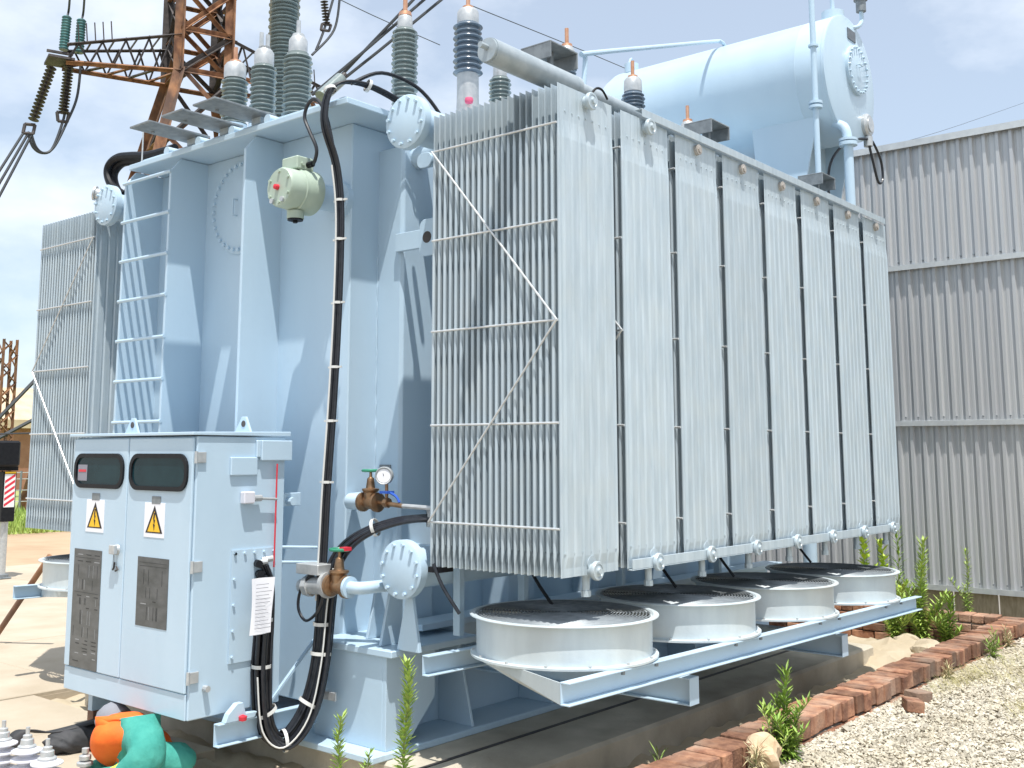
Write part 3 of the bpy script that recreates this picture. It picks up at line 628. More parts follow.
B().lathe([(0, -.03), (.022, -.03), (.03, -.01), (.034, 0)], (X0-.02, 2.70, .045), 'x', 14).box(X0-.065, X0-.04, 2.66, 2.72, .02, .075).build('door_handle', 'cap_metal', cab, .004)
B().tube([(X0-.03, 2.705, -.03), (X0-.035, 2.70, -.06), (X0-.03, 2.72, -.075)], .006, 6).tube([(X0-.03, 2.68, -.055), (X0-.033, 2.66, -.07), (X0-.03, 2.69, -.08)], .006, 6).tube([(X0-.04, 2.70, .02), (X0-.035, 2.70, -.04)], .002, 5).build('key_ring', 'dark_steel', cab)
for z in (.60, -.01, -.61): B().box(X0-.016, X0+.055, Y0-.014, Y0-.001, z-.03, z+.03).cyl((X0-.012, Y0-.010, z-.034), (X0-.012, Y0-.010, z+.034), .010, 8).build('hinge', 'cap_metal', cab, .002)
# side face: junction boxes, latch, gland plate
B().box(-.61, -.42, Y0-.018, Y0-.001, .495, .60).build('side_box', 'cabinet_paint', cab, .004)
B().box(-.40, -.17, Y0-.03, Y0+.08, .58, .70).box(-.43, -.40, Y0-.02, Y0, .60, .70).build('junction_box', 'cabinet_paint', cab, .004)
B().box(-.53, -.45, Y0-.045, Y0-.001, .33, .40).build('latch', 'white_poly', cab, .006)
B().cyl((-.45, Y0-.03, .36), (-.28, Y0-.03, .35), .008, 8).cyl((-.455, Y0-.03, .36), (-.40, Y0-.03, .36), .02, 10).build('latch_rod', 'cap_metal', cab)
B().cyl((-.285, Y0-.03, .56), (-.29, Y0-.03, -.05), .005, 6).build('earth_wire', 'red', cab)
gp = B().box(-.58, -.27, Y0-.010, Y0-.001, -.57, .065)
for i in range(5): gp.cyl((-.56+.07*i, Y0-.01, .045), (-.56+.07*i, Y0-.022, .045), .009, 6); gp.cyl((-.56, Y0-.01, .045-.145*i), (-.56, Y0-.022, .045-.145*i), .009, 6)
gp.build('gland_plate', 'cabinet_paint', cab)
gd = B()
for i in range(6): gd.cyl((-.40+.012*i, Y0-.005, -.02-.06*i), (-.42+.012*i, Y0-.06, -.02-.06*i), .022, 10)
gd.build('cable_gland', 'rubber', cab)
for (x, z) in ((-.40, -.02), (-.36, -.005)): B().cyl((x, Y0-.01, z), (x+.05, Y0-.05, z+.01), .018, 10).build('cable_gland', 'cap_metal', cab)
for y in (2.12, 2.95):
    B().prism([(y-.07, Z1+.03), (y+.09, Z1+.03), (y+.02, Z1+.125), (y-.02, Z1+.125)], 'x', X0+.20+.25*(y < 2.5), X0+.215+.25*(y < 2.5)).mi(1).cyl((X0+.199+.25*(y < 2.5), y, Z1+.082), (X0+.197+.25*(y < 2.5), y, Z1+.082), .02, 14).build('lifting_eye', ['cabinet_paint', 'dark_steel'], cab, .002)
B().cyl((-.73, Y0, -.68), (-.73, Y0-.035, -.68), .018, 8).build('earth_stud', 'cap_metal', cab)
# support channel below the cabinet
B().box(-.68, .1, 1.905, 1.913, -1.0, -.875).box(-.68, .1, 1.865, 1.905, -.883, -.875).box(-.68, .1, 1.865, 1.905, -1.0, -.992).build('cabinet_beam', 'paint', T, .002)
B().box(-.68, .1, 3.2, 3.25, -1.0, -.88).build('cabinet_beam', 'paint', T, .002)
B().prism([(-.64, -.874), (-.44, -.874), (-.42, -.845), (-.50, -.842), (-.52, -.78), (-.56, -.78), (-.62, -.83)], 'y', 1.86, 1.90).build('clamp_plate', 'paint', T, .002)
B().lathe([(0, -.02), (.022, -.012), (.025, .01), (0, .02)], (-.53, 1.85, -.862), 'z', 10).build('plastic_plug', 'red', T)
B().prism([(-.30, -.85), (-.28, -.85), (.20, -.40), (.18, -.40)], 'y', 1.93, 1.95).build('stay_bar', 'paint', T)
for z in (.06, -.03): B().cyl((-.20, 1.95, z), (.0, 1.86, z-.01), .009, 8).build('conduit', 'paint', T)
B().box(-.16, -.02, 2.0, 2.02, .30, .38).cyl((-.12, 2.0, .33), (-.12, 1.95, .33), .025, 8).build('sensor_box', 'cabinet_paint', T, .003)

# ------------------------------------------------------------------ oil temperature device on the end wall
rl = B().lathe([(0, -.215), (.118, -.215), (.128, -.20), (.132, -.10), (.140, -.095), (.140, -.075), (.142, -.07), (.145, 0), (.145, .04), (.13, .045), (0, .045)], (-.07, 1.965, 2.285), 'x', 40).build('relief_device', 'relay_green', T)
B().cyl((-.03, 1.965, 2.285), (.24, 1.965, 2.285), .085, 20).cyl((.18, 1.965, 2.285), (.23, 1.965, 2.285), .13, 24).build('mounting_stub', 'paint', rl)
B().box(-.20, -.06, 1.90, 2.055, 2.415, 2.50).cyl((-.155, 1.90, 2.45), (-.155, 1.887, 2.45), .014, 8).build('terminal_housing', 'relay_green', rl, .008)
B().cyl((-.11, 1.90, 2.45), (-.11, 1.855, 2.45), .02, 10).build('cable_gland', 'rubber', rl)
B().cyl((-.15, 1.965, 2.15), (-.15, 1.965, 2.10), .055, 18).build('lower_spout', 'relay_green', rl)
B().cyl((-.15, 1.965, 2.10), (-.15, 1.965, 2.09), .05, 18).cyl((-.15, 1.965, 2.09), (-.15, 1.965, 2.075), .015, 8).build('drain_gasket', 'rubber', rl)
B().lathe([(0, -.03), (.016, -.025), (.019, 0)], (-.285, 1.98, 2.285), 'x', 14).build('button', 'red', rl)
for k in range(6):
    a = k*math.pi/3+.5; B().cyl((-.283, 1.965+.10*math.cos(a), 2.285+.10*math.sin(a)), (-.297, 1.965+.10*math.cos(a), 2.285+.10*math.sin(a)), .011, 8).build('screw', 'relay_green', rl)
for y in (1.925, 2.025): B().cyl((-.283, y, 2.20), (-.30, y, 2.20), .017, 10).build('knob', 'cap_metal', rl)

# ------------------------------------------------------------------ valves
def gate_valve(c, d, name_label, s=1.0, wheel_red=False):
    c = Vector(c); v = B().lathe([(0, -.075*s), (.062*s, -.075*s), (.062*s, -.055*s), (.035*s, -.045*s), (.045*s, 0), (.035*s, .045*s), (.062*s, .055*s), (.062*s, .075*s), (0, .075*s)], c, 'y', 22, d=d)
    v.lathe([(.04*s, 0), (.042*s, .06*s), (.055*s, .075*s), (.055*s, .085*s), (.03*s, .09*s), (.022*s, .15*s), (.010*s, .16*s), (.008*s, .20*s), (0, .20*s)], c, 'z', 18)
    o = v.build('gate_valve', 'bronze', T); tag(o, name_label)
    h = B(); 
    h.lathe([(.052*s, .19*s), (.060*s, .195*s), (.060*s, .203*s), (.052*s, .208*s), (.046*s, .2*s), (.052*s, .19*s)], c, 'z', 24); h.box(c.x-.05*s, c.x+.05*s, c.y-.008*s, c.y+.008*s, c.z+.195*s, c.z+.204*s); h.box(c.x-.008*s, c.x+.008*s, c.y-.05*s, c.y+.05*s, c.z+.195*s, c.z+.2045*s)
    h.build('hand_wheel', 'green_wheel', o)
    if wheel_red: B().box(c.x-.02, c.x+.03, c.y-.07, c.y-.02, c.z+.205, c.z+.225).build('wheel_tag', 'red', o)
    return o
gate_valve((-.12, 1.52, -.145), (0, 1, 0), 'bronze gate valve with green handwheel on the lower pipe', 1.05, True)
B().tube([(-.12, 1.44, -.145), (-.12, 1.40, -.145), (-.11, 1.36, -.145), (-.07, 1.34, -.145), (0, 1.335, -.145), (.3, 1.335, -.145), (.5, 1.335, -.145)], .036, 16, 6).cyl((-.12, 1.44, -.145), (-.12, 1.42, -.145), .062, 18).build('drain_branch', 'paint', T)
B().cyl((-.12, 1.60, -.145), (-.12, 1.63, -.15), .075, 20).cyl((-.12, 1.63, -.15), (-.12, 1.76, -.16), .052, 18).cyl((-.12, 1.76, -.16), (-.12, 1.80, -.165), .065, 8, smooth=False).cyl((-.12, 1.80, -.165), (-.12, 1.86, -.17), .04, 14).box(-.18, -.05, 1.64, 1.84, -.09, -.03).build('sampling_unit', 'cap_metal', T, .003)
B().tube([(-.15, 1.62, -.2), (-.16, 1.66, -.30), (-.16, 1.76, -.36), (-.16, 1.83, -.30), (-.16, 1.82, -.20), (-.16, 1.74, -.10), (-.15, 1.68, -.08)], .009, 8, 6).build('sampling_hose', 'cable_black', T)
gate_valve((.12, 1.52, .33), (0, 1, 0), 'small bronze gate valve with green handwheel beside the pressure gauge', .95)
B().cyl((.12, 1.595, .33), (.12, 1.70, .33), .05, 16).cyl((.12, 1.70, .33), (.30, 1.80, .33), .05, 16).build('valve_stub', 'paint', T)
B().cyl((.12, 1.45, .33), (.12, 1.24, .315), .014, 10).cyl((.12, 1.39, .33), (.12, 1.36, .33), .03, 8, smooth=False).cyl((.12, 1.38, .33), (.12, 1.38, .44), .010, 8).build('gauge_pipe', 'bronze', T)
B().cyl((.12, 1.24, .315), (.12, .97, .31), .014, 8).build('gauge_tube', 'cap_metal', T)
ga = B().lathe([(0, -.02), (.044, -.02), (.05, -.028), (.054, -.02), (.054, .015), (0, .02)], (.12, 1.40, .49), 'y', 24, d=(.9, .6, 0)).build('pressure_gauge', 'cap_metal', T)
d_ = Vector((.9, .6, 0)).normalized(); gc = Vector((.12, 1.40, .49))-d_*.0215
B().lathe([(0, 0), (.041, 0)], gc, 'y', 24, d=d_).mi(1).cyl(gc-d_*.002, gc-d_*.002+Vector((0, .012, .028)), .002, 5).build('gauge_dial', ['paper', 'sign_black'], ga)
B().box(.09, .15, 1.345, 1.41, .385, .40).tube([(.12, 1.35, .39), (.12, 1.30, .37), (.12, 1.27, .335)], .008, 6, 3).build('gauge_tap', 'blue_plastic', T)
B().box(.462, .468, 1.70, 1.80, .52, .55).build('small_plate', 'galv_dark', tank)

# ------------------------------------------------------------------ cables
def offs(P, k, n, r):
    a = k*2.4; q = r*1.75*math.sqrt(k+.15) if n > 1 else 0
    return [Vector(p)+Vector((.55*q*math.cos(a), q*math.sin(a), .25*q*math.cos(a))) for p in P]
main = [(.75, 1.42, 2.72), (.45, 1.50, 2.86), (.12, 1.60, 2.97), (-.10, 1.68, 2.93), (-.15, 1.71, 2.70), (-.06, 1.69, 2.42), (-.03, 1.675, 2.1), (-.03, 1.68, 1.5), (-.04, 1.70, .9), (-.06, 1.715, .4), (-.06, 1.73, .1), (-.07, 1.74, -.25), (-.10, 1.745, -.60), (-.16, 1.78, -.86), (-.26, 1.83, -1.0), (-.34, 1.85, -.90), (-.355, 1.86, -.62), (-.34, 1.87, -.35), (-.335, 1.885, -.14), (-.37, 1.90, -.03)]
for k in range(4): B().tube(offs(main, k, 4, .0095), .0105, 8, 6).build('cable', 'cable_black', T)
side = [(.35, .92, .24), (.12, 1.12, .25), (.03, 1.34, .20), (-.03, 1.52, .10), (-.06, 1.63, -.05), (-.06, 1.675, -.25), (-.09, 1.685, -.60), (-.15, 1.72, -.90), (-.26, 1.80, -1.05), (-.365, 1.86, -.95), (-.40, 1.875, -.65), (-.39, 1.88, -.40), (-.385, 1.89, -.22), (-.40, 1.905, -.10)]
for k in range(8): B().tube(offs(side, k, 8, .0125), .0135, 8, 6).build('cable', 'cable_black', T)
# pale stripe cable in the bundle
B().tube([Vector(p)+Vector((-.028, .008, 0)) for p in main[5:12]], .006, 6, 6).build('earth_cable', 'zip_tie', T)
B().tube([Vector(p)+Vector((-.05, -.045, .0)) for p in side[4:11]], .005, 6, 6).build('earth_cable', 'zip_tie', T)
B().tube([(-.11, 1.855, 2.45), (-.12, 1.82, 2.47), (-.13, 1.80, 2.54), (-.14, 1.86, 2.66), (-.14, 1.91, 2.76), (-.14, 1.88, 2.84), (-.14, 1.81, 2.86), (-.12, 1.745, 2.78), (-.08, 1.715, 2.6), (-.05, 1.70, 2.4)], .012, 8, 6).build('relay_cable', 'cable_black', T)
B().tube([(.0, 1.63, 2.96), (.2, 1.56, 3.07), (.45, 1.48, 3.02), (.62, 1.42, 2.85), (.66, 1.40, 2.72)], .013, 8, 6).build('loop_cable', 'cable_black', T)
for i, (p, r) in enumerate([((-.03, 1.675, 2.2), .028), ((-.03, 1.675, 1.95), .028), ((-.03, 1.68, 1.55), .028), ((-.035, 1.69, 1.15), .028), ((-.045, 1.705, .82), .028), ((-.06, 1.715, .45), .028)]):
    B().lathe([(r, -.008), (r+.003, -.008), (r+.003, .008), (r, .008)], p, 'z', 18).box(p[0]-.006, p[0]+.006, p[1]-.10 if 0 else p[1]-r-.03, p[1]+r+.03, p[2]-.006, p[2]+.006).build('cable_clip', 'zip_tie', T)
def tie(p, d, r): B().lathe([(r, -.010), (r+.003, -.010), (r+.003, .010), (r, .010)], p, 'z', 20, d=d).build('cable_tie', 'zip_tie', T)
for p, d, r in (((-.065, 1.70, -.05), (0, 0, 1), .058), ((-.075, 1.70, -.38), (0, 0, 1), .060), ((-.09, 1.70, -.55), (.1, 0, 1), .060), ((-.14, 1.74, -.83), (.5, -.3, 1), .062), ((-.26, 1.81, -1.03), (1, -.4, .1), .062), ((-.355, 1.86, -.86), (.5, -.2, -1), .060), ((-.39, 1.873, -.60), (0, 0, 1), .055), ((-.375, 1.88, -.34), (0, 0, 1), .05), ((.02, 1.37, .19), (.4, -1, .3), .05), ((.17, 1.08, .25), (1, -.9, 0), .05), ((-.12, 1.69, 2.9), (0, .4, 1), .04), ((.12, 1.60, 2.97), (1, -.3, -.3), .04), ((.47, 1.49, 2.85), (1, -.2, -.4), .04)): tie(p, d, r)
for k in range(2): B().tube([at(u+k*6, v+k*5, x=.10+.05*k) for u, v in ((175, 148), (150, 155), (130, 156), (117, 158), (109, 166), (108, 176), (113, 187), (124, 195))], .034, 10, 6).build('conduit_hose', 'rubber', T)
B().cyl((-.03, 3.98, 2.86), (-.03, 3.98, 3.12), .006, 6).build('pin', 'cap_metal', T)
for i in range(9): B().box(.30+.02*(i % 2), .55, 1.75+.10*i, 1.80+.10*i, 2.885, 2.92+.01*(i % 3)).build('cable_tray_clip', 'galv_dark', T)

# ------------------------------------------------------------------ paper sheet taped on the cabinet side
pn = B(); vs = []; NX, NZ = 4, 6
for j in range(NZ+1):
    for i in range(NX+1): vs.append((-.555+.16*i/NX+.02*(j/NZ), 1.80-.012*math.sin(i*1.1+j*.5)-.02*(1-j/NZ), -.40+.31*j/NZ))
pn.add(vs, [(j*(NX+1)+i, j*(NX+1)+i+1, (j+1)*(NX+1)+i+1, (j+1)*(NX+1)+i) for j in range(NZ) for i in range(NX)], True)
pn.mi(1)
for k in range(13): pn.box(-.535+.0015*k, -.535+.0015*k+random.uniform(.07, .12), 1.7600+.0015*k, 1.7605+.0015*k, -.365+.020*k, -.362+.020*k)
tag(pn.build('paper_sheet', ['paper', 'ink']), 'white printed sheet hanging over the cables beside the cabinet', 'paper')

# ------------------------------------------------------------------ rusty lattice tower with cross arm
S_ = 1.6; ta = R(-19); E1 = Vector((math.cos(ta), math.sin(ta), 0)); E2 = Vector((-math.sin(ta), math.cos(ta), 0))
O_ = at(182, 60, y=25.0); O_.z = 0
tw = empty('lattice_tower', (O_.x+.8, O_.y+.8, ZY), 'rusty steel lattice pylon with a cross arm behind the transformer', 'pylon')
def angle(parent, name, a, b, wd, mt='rust'):
    a, b = Vector(a), Vector(b); d = (b-a).normalized(); e = d.cross(Vector((.3, .8, .5))).normalized(); f_ = d.cross(e); t = wd*.16
    bb = B()
    for e1, f1, w1, w2 in ((e, f_, wd, t), (f_, e, wd, t)):
        vs = [p+e1*s1*w1+f1*s2*w2 for p in (a, b) for s1, s2 in ((0, 0), (1, 0), (1, 1), (0, 1))]
        bb.add(vs, [(0, 1, 5, 4), (1, 2, 6, 5), (2, 3, 7, 6), (3, 0, 4, 7), (0, 3, 2, 1), (4, 5, 6, 7)])
    return bb.build(name, mt, parent)
ZA = 12.55
cs = [((O_+E1*a*S_+E2*b*S_).x, (O_+E1*a*S_+E2*b*S_).y) for a, b in ((0, 0), (1, 0), (1, 1), (0, 1))]; ctr = (sum(c[0] for c in cs)/4, sum(c[1] for c in cs)/4)
for i, (x, y) in enumerate(cs):
    angle(tw, 'leg', (x, y, ZA), (x, y, 24), .27, 'rust' if i in (0, 1) else 'dark_steel')
    angle(tw, 'leg', (ctr[0]+(x-ctr[0])*5.0, ctr[1]+(y-ctr[1])*5.0, ZY), (x, y, ZA), .27)
lev = [ZA, 13.9, 15.4, 16.9, 18.4]
for i in range(4):
    (xa, ya), (xb, yb) = cs[i], cs[(i+1) % 4]
    for k in range(len(lev)-1):
        angle(tw, 'brace', (xa, ya, lev[k]), (xb, yb, lev[k+1]), .15, 'rust' if (k+i) % 2 else 'dark_steel'); angle(tw, 'brace', (xb, yb, lev[k]), (xa, ya, lev[k+1]), .15, 'dark_steel' if i % 2 else 'rust')
        angle(tw, 'brace', (xa, ya, lev[k]), (xb, yb, lev[k]), .16)
    zl = [ZA, 10.2, 6.8, 2.5]
    def leg_at(j, z): 
        x, y = cs[j]; t = 1+4.0*(ZA-z)/(ZA-ZY); return (ctr[0]+(x-ctr[0])*t, ctr[1]+(y-ctr[1])*t, z)
    for k in range(3):
        angle(tw, 'brace', leg_at(i, zl[k]), leg_at((i+1) % 4, zl[k+1]), .14); angle(tw, 'brace', leg_at((i+1) % 4, zl[k]), leg_at(i, zl[k+1]), .14, 'dark_steel')
        angle(tw, 'brace', leg_at(i, zl[k+1]), leg_at((i+1) % 4, zl[k+1]), .13)
for sgn in (-1, 1):
    ends = []; LA = 3.35
    for q in (0, 1):
        c0 = O_+E1*(0 if sgn < 0 else S_)+E2*S_*q; c1 = O_+E1*(sgn*LA+(0 if sgn < 0 else S_))+E2*S_*(.30+.40*q)
        lo0, lo1, hi0, hi1 = [Vector((c.x, c.y, z)) for c, z in ((c0, 12.62), (c1, 12.42), (c0, 13.80), (c1, 12.95))]
        angle(tw, 'arm_chord', lo0, lo1, .15); angle(tw, 'arm_chord', hi0, hi1, .10, 'dark_steel'); ends.append((lo0, lo1, hi0, hi1))
        for k in range(5):
            a = lo0.lerp(lo1, k/5); b = hi0.lerp(hi1, (k+.5)/5); c = lo0.lerp(lo1, (k+1)/5)
            angle(tw, 'arm_brace', a, b, .06, 'dark_steel'); angle(tw, 'arm_brace', b, c, .06, 'dark_steel')
    if sgn < 0: TIP = (ends[0][1]+ends[1][1])/2
    for k in range(5):
        angle(tw, 'arm_brace', ends[0][0].lerp(ends[0][1], k/5), ends[1][0].lerp(ends[1][1], (k+1)/5), .09, 'dark_steel' if k % 2 else 'rust')
        angle(tw, 'arm_brace', ends[0][2].lerp(ends[0][3], k/5), ends[1][2].lerp(ends[1][3], k/5), .06, 'dark_steel')
    for k in range(5):
        p_ = ends[0][2].lerp(ends[0][3], .62+.07*k); B().cyl(p_, p_+Vector((-.06, 0, .55)), .02, 5).build('bird_spike', 'dark_steel', tw)
# insulator strings, posts and line wires
def string(a, b, n, r, lb, mt='dark_steel', grp=None):
    a, b = Vector(a), Vector(b); L_ = (b-a).length; prof = [(0, 0)]
    for i in range(n):
        z = L_*(i+.2)/n; q = L_/n; prof += [(r*.22, z), (r*.5, z+q*.12), (r, z+q*.38), (r*.95, z+q*.46), (r*.22, z+q*.52)]
    prof += [(.02, L_), (0, L_)]
    return tag(B().lathe(prof, a, 'z', 12, d=b-a).build('insulator_string', mt), lb, 'insulator', grp)
YT = TIP.y
for dz, w_ in ((0, .5), (.28, .35)): B().obox(TIP+Vector((-.15, 0, dz)), .75, .9 if dz == 0 else .08, .07, Matrix.Rotation(ta, 3, 'Z')).build('arm_platform', 'dark_steel', tw)
string(at(52, 66, y=YT), at(33, 121, y=YT), 15, .16, 'dark insulator string slanting from the cross arm, left of two')
string(at(69, 66, y=YT), at(63, 114, y=YT), 15, .16, 'dark insulator string hanging more upright under the arm, right of two')
string(at(324, 0, y=22), at(326.5, 24, y=22), 8, .13, 'short insulator string at the top edge above the cable bundle')
for u0, v0, u1, v1, lb in ((63.5, 50, 67, 17, 'green glass post insulator at the arm tip, left of two'), (79, 53, 81.5, 20, 'green glass post insulator at the arm tip, right of two')):
    a, b = at(u0, v0, y=YT), at(u1, v1, y=YT)
    o = empty('post_insulator', a, lb, 'insulator'); B().lathe([(0, 0), (.13, 0)]+[q for i in range(12) for q in ((.13, i*.09+.02), (.15, i*.09+.05), (.12, i*.09+.09))]+[(0, 1.1)], a, 'z', 14, d=b-a).build('glass_body', 'glass_green', o)
    B().tube([b, at(u1+2, v1-9, y=YT), at(u1+4, v1-40, y=YT-2)], .035, 6, 4).build('jumper', 'wire_dark', o)
def wire(pts, r, lb, sub=8, g='overhead wires'): return tag(B().tube(pts, r, 6, sub).build('overhead_wire', 'wire_dark'), lb, 'wire', None)
P = lambda u, v, y=YT: at(u, v, y=y)
f1 = empty('line_clamp', P(30, 128), 'square dark spacer clamp at the lower end of the left insulator string', 'clamp')
for a, b in (((25, 124), (35, 125)), ((35, 125), (33, 134)), ((33, 134), (23, 133)), ((23, 133), (25, 124))): B().cyl(P(*a), P(*b), .05, 6).build('frame_bar', 'dark_steel', f1)
f2 = empty('line_clamp', P(62, 116), 'square dark spacer clamp at the lower end of the right insulator string', 'clamp')
for a, b in (((57, 112), (69, 113)), ((69, 113), (67, 122)), ((67, 122), (58, 121)), ((58, 121), (57, 112))): B().cyl(P(*a), P(*b), .05, 6).build('frame_bar', 'dark_steel', f2)
for k, (u0, u1, v1) in enumerate(((24, -30, 215), (29, -30, 232), (33, -30, 250))): wire([P(u0, 132), P((u0+u1)/2, (132+v1)/2+1), P(u1, v1)], .04, ['upper of three line wires running off the left edge', 'middle of three line wires running off the left edge', 'lower of three line wires running off the left edge'][k])
for k in range(2): wire([P(28+3*k, 133), P(33+3*k, 147), P(42+2*k, 153), P(52+2*k, 149-2*k), P(62+4*k, 124), P(66+11*k, 105-8*k), P(70+11*k, 66-5*k)], .04, ['inner jumper loop wire below the two insulator strings', 'outer jumper loop wire below the two insulator strings'][k])
for k, (a, b, lb) in enumerate((((441, 0), (322, 96), 'rightmost thick line wire crossing above the tank'), ((426, -2), (312, 95), 'middle thick line wire crossing above the tank'), ((413, 0), (335, 82), 'leftmost thick line wire crossing above the tank'))):
    wire([P(a[0]+60, a[1]-60, 20), P(*a, 20), P(*b, 22)], .05, lb, 2)
wire([P(334, -4, 22), P(324, 30, 22), P(316, 50, 22)], .04, 'left jumper wire below the short insulator string'); wire([P(340, -4, 22), P(334, 30, 22), P(312, 55, 22)], .04, 'right jumper wire below the short insulator string')
f3 = empty('line_clamp', P(326, 28, 22), 'square dark spacer clamp under the short insulator string', 'clamp')
for a, b in (((322, 24), (331, 25)), ((331, 25), (329, 31)), ((329, 31), (321, 30)), ((321, 30), (322, 24))): B().cyl(P(*a, 22), P(*b, 22), .045, 6).build('frame_bar', 'dark_steel', f3)
wire([P(470, 5, 40), P(640, 75, 44), P(720, 118, 46)], .03, 'thin slack wire sagging behind the conservator', 6)
wire([P(300, -20, 50), P(372, 15, 50), P(440, 45, 50)], .03, 'thin high wire behind the line wires', 4)
wire([P(900, 143, 60), P(960, 125, 60), P(1060, 90, 60)], .04, 'thin wire above the sheet wall', 4)
q = empty('line_insulator', P(335, 88, 20), 'grey green tube insulator lying along the line wires above the lid', 'insulator')
B().cyl(P(321, 97, 20), P(341, 79, 20), .20, 14).build('tube_body', 'porcelain', q); B().cyl(P(341, 79, 20), P(345, 75, 20), .10, 10).build('end_fitting', 'dark_steel', q)

# ------------------------------------------------------------------ far left: mast, shed, fence, striped post, rusty bar
ma = empty('lattice_mast', (16.3, 40, ZY), 'thin red brown lattice mast at the left edge', 'mast')
def mp_(i, z): x, y = ((15.95, 40), (16.5, 40), (16.5, 40.55), (15.95, 40.55))[i]; return (x, y, z)
for i in range(4):
    angle(ma, 'leg', mp_(i, ZY), mp_(i, 5.25), .11)
    for k in range(11): angle(ma, 'brace', mp_(i if k % 2 else (i+1) % 4, -1.0+k*.56), mp_((i+1) % 4 if k % 2 else i, -.44+k*.56), .06)
sh = empty('brick_shed', (19, 50, ZY), 'low red brick shed with tan roof beyond the far radiator', 'shed')
B().box(14, 34, 48, 56, ZY, 1.8).build('wall', 'bld_brick', sh); B().prism([(47.5, 1.8), (56.5, 1.8), (56.5, 2.0), (52, 4.0), (47.5, 2.2)], 'x', 13.5, 34.5).build('roof', 'bld_roof', sh)
B().box(18.6, 19.4, 47.9, 47.99, -.2, .9).build('window', 'window_glass', sh)
for k, (a, b, lb) in enumerate((((-5, 422), (40, 375), 'upper slanting stay cable beside the lattice mast'), ((-5, 440), (42, 415), 'lower slanting stay cable beside the lattice mast'))): wire([P(*a, 30), P(*b, 30), P(2*b[0]-a[0], 2*b[1]-a[1], 30)], .06, lb, 1)
wire([P(-5, 434, 20), P(40, 433, 20), P(85, 432, 20)], .02, 'thin level wire crossing in front of the far shed', 1)
fe = empty('wire_fence', (9.5, 30, ZY), 'low wire fence with thin posts at the edge of the grass', 'fence')
for i in range(7): B().cyl((6+i*1.5, 30, ZY), (6+i*1.5, 30, .05), .035, 6).build('post', 'rust' if i % 2 else 'galv_dark', fe)
for z in (-.9, -.55, -.2, .0): B().cyl((6, 30, z), (15, 30, z), .012, 5).build('strand', 'wire_steel', fe)
sp = empty('striped_post', (3.15, 12.5, ZY), 'black stabiliser leg with red and white striped panel on a foot plate', 'post')
B().box(3.05, 3.25, 12.38, 12.62, ZY, ZY+.02).cyl((3.15, 12.5, ZY+.02), (3.15, 12.5, ZY+.06), .10, 16).build('foot', 'galv_dark', sp, .004)
B().cyl((3.15, 12.5, ZY+.06), (3.15, 12.5, -.35), .055, 16).build('ram', 'cap_metal', sp)
B().box(3.05, 3.25, 12.40, 12.62, -.38, .35).build('housing', 'rubber', sp, .01)
B().box(2.90, 3.27, 12.35, 12.75, .42, .80).build('head_box', 'rubber', sp, .03); B().box(2.6, 3.29, 12.45, 12.65, .36, .42).build('arm', 'rubber', sp)
pb = Matrix.Rotation(R(0), 3, 'Z')
for k in range(5):
    z = -.165+.085*k; B().add([(3.075, 12.394, z), (3.075, 12.394, z+.042), (3.225, 12.394, z+.142), (3.225, 12.394, z+.10)], [(0, 1, 2, 3)]).build('stripe', 'stripe_red', sp)
B().box(3.07, 3.23, 12.3945, 12.399, -.17, .31).build('panel', 'stripe_white', sp)
B().box(3.07, 3.23, 12.388, 12.399, .32, .345).build('yellow_label', 'sign_yellow', sp)
a, b = at(-8, 642, z=ZY), at(50, 556, y=6.6)
tag(B().cyl(a, b, .028, 10).build('rusty_bar', 'rust'), 'rusty round steel bar leaning at the far fan bracket', 'bar')
gr = B()
for _ in range(9000):
    x = 5+14*random.random(); y = 20.8+9*random.random()**1.5; h = random.uniform(.08, .30); a = random.random()*6.28; dx, dy = .02*math.cos(a), .02*math.sin(a); lx, ly = random.uniform(-.1, .1), random.uniform(-.1, .1)
    gr.add([(x-dx, y-dy, ZY-.01), (x+dx, y+dy, ZY-.01), (x+lx, y+ly, ZY+h)], [(0, 1, 2)])
tag(gr.build('grass', 'grass'), 'rough green grass strip beyond the dirt track', 'grass', kind='stuff')

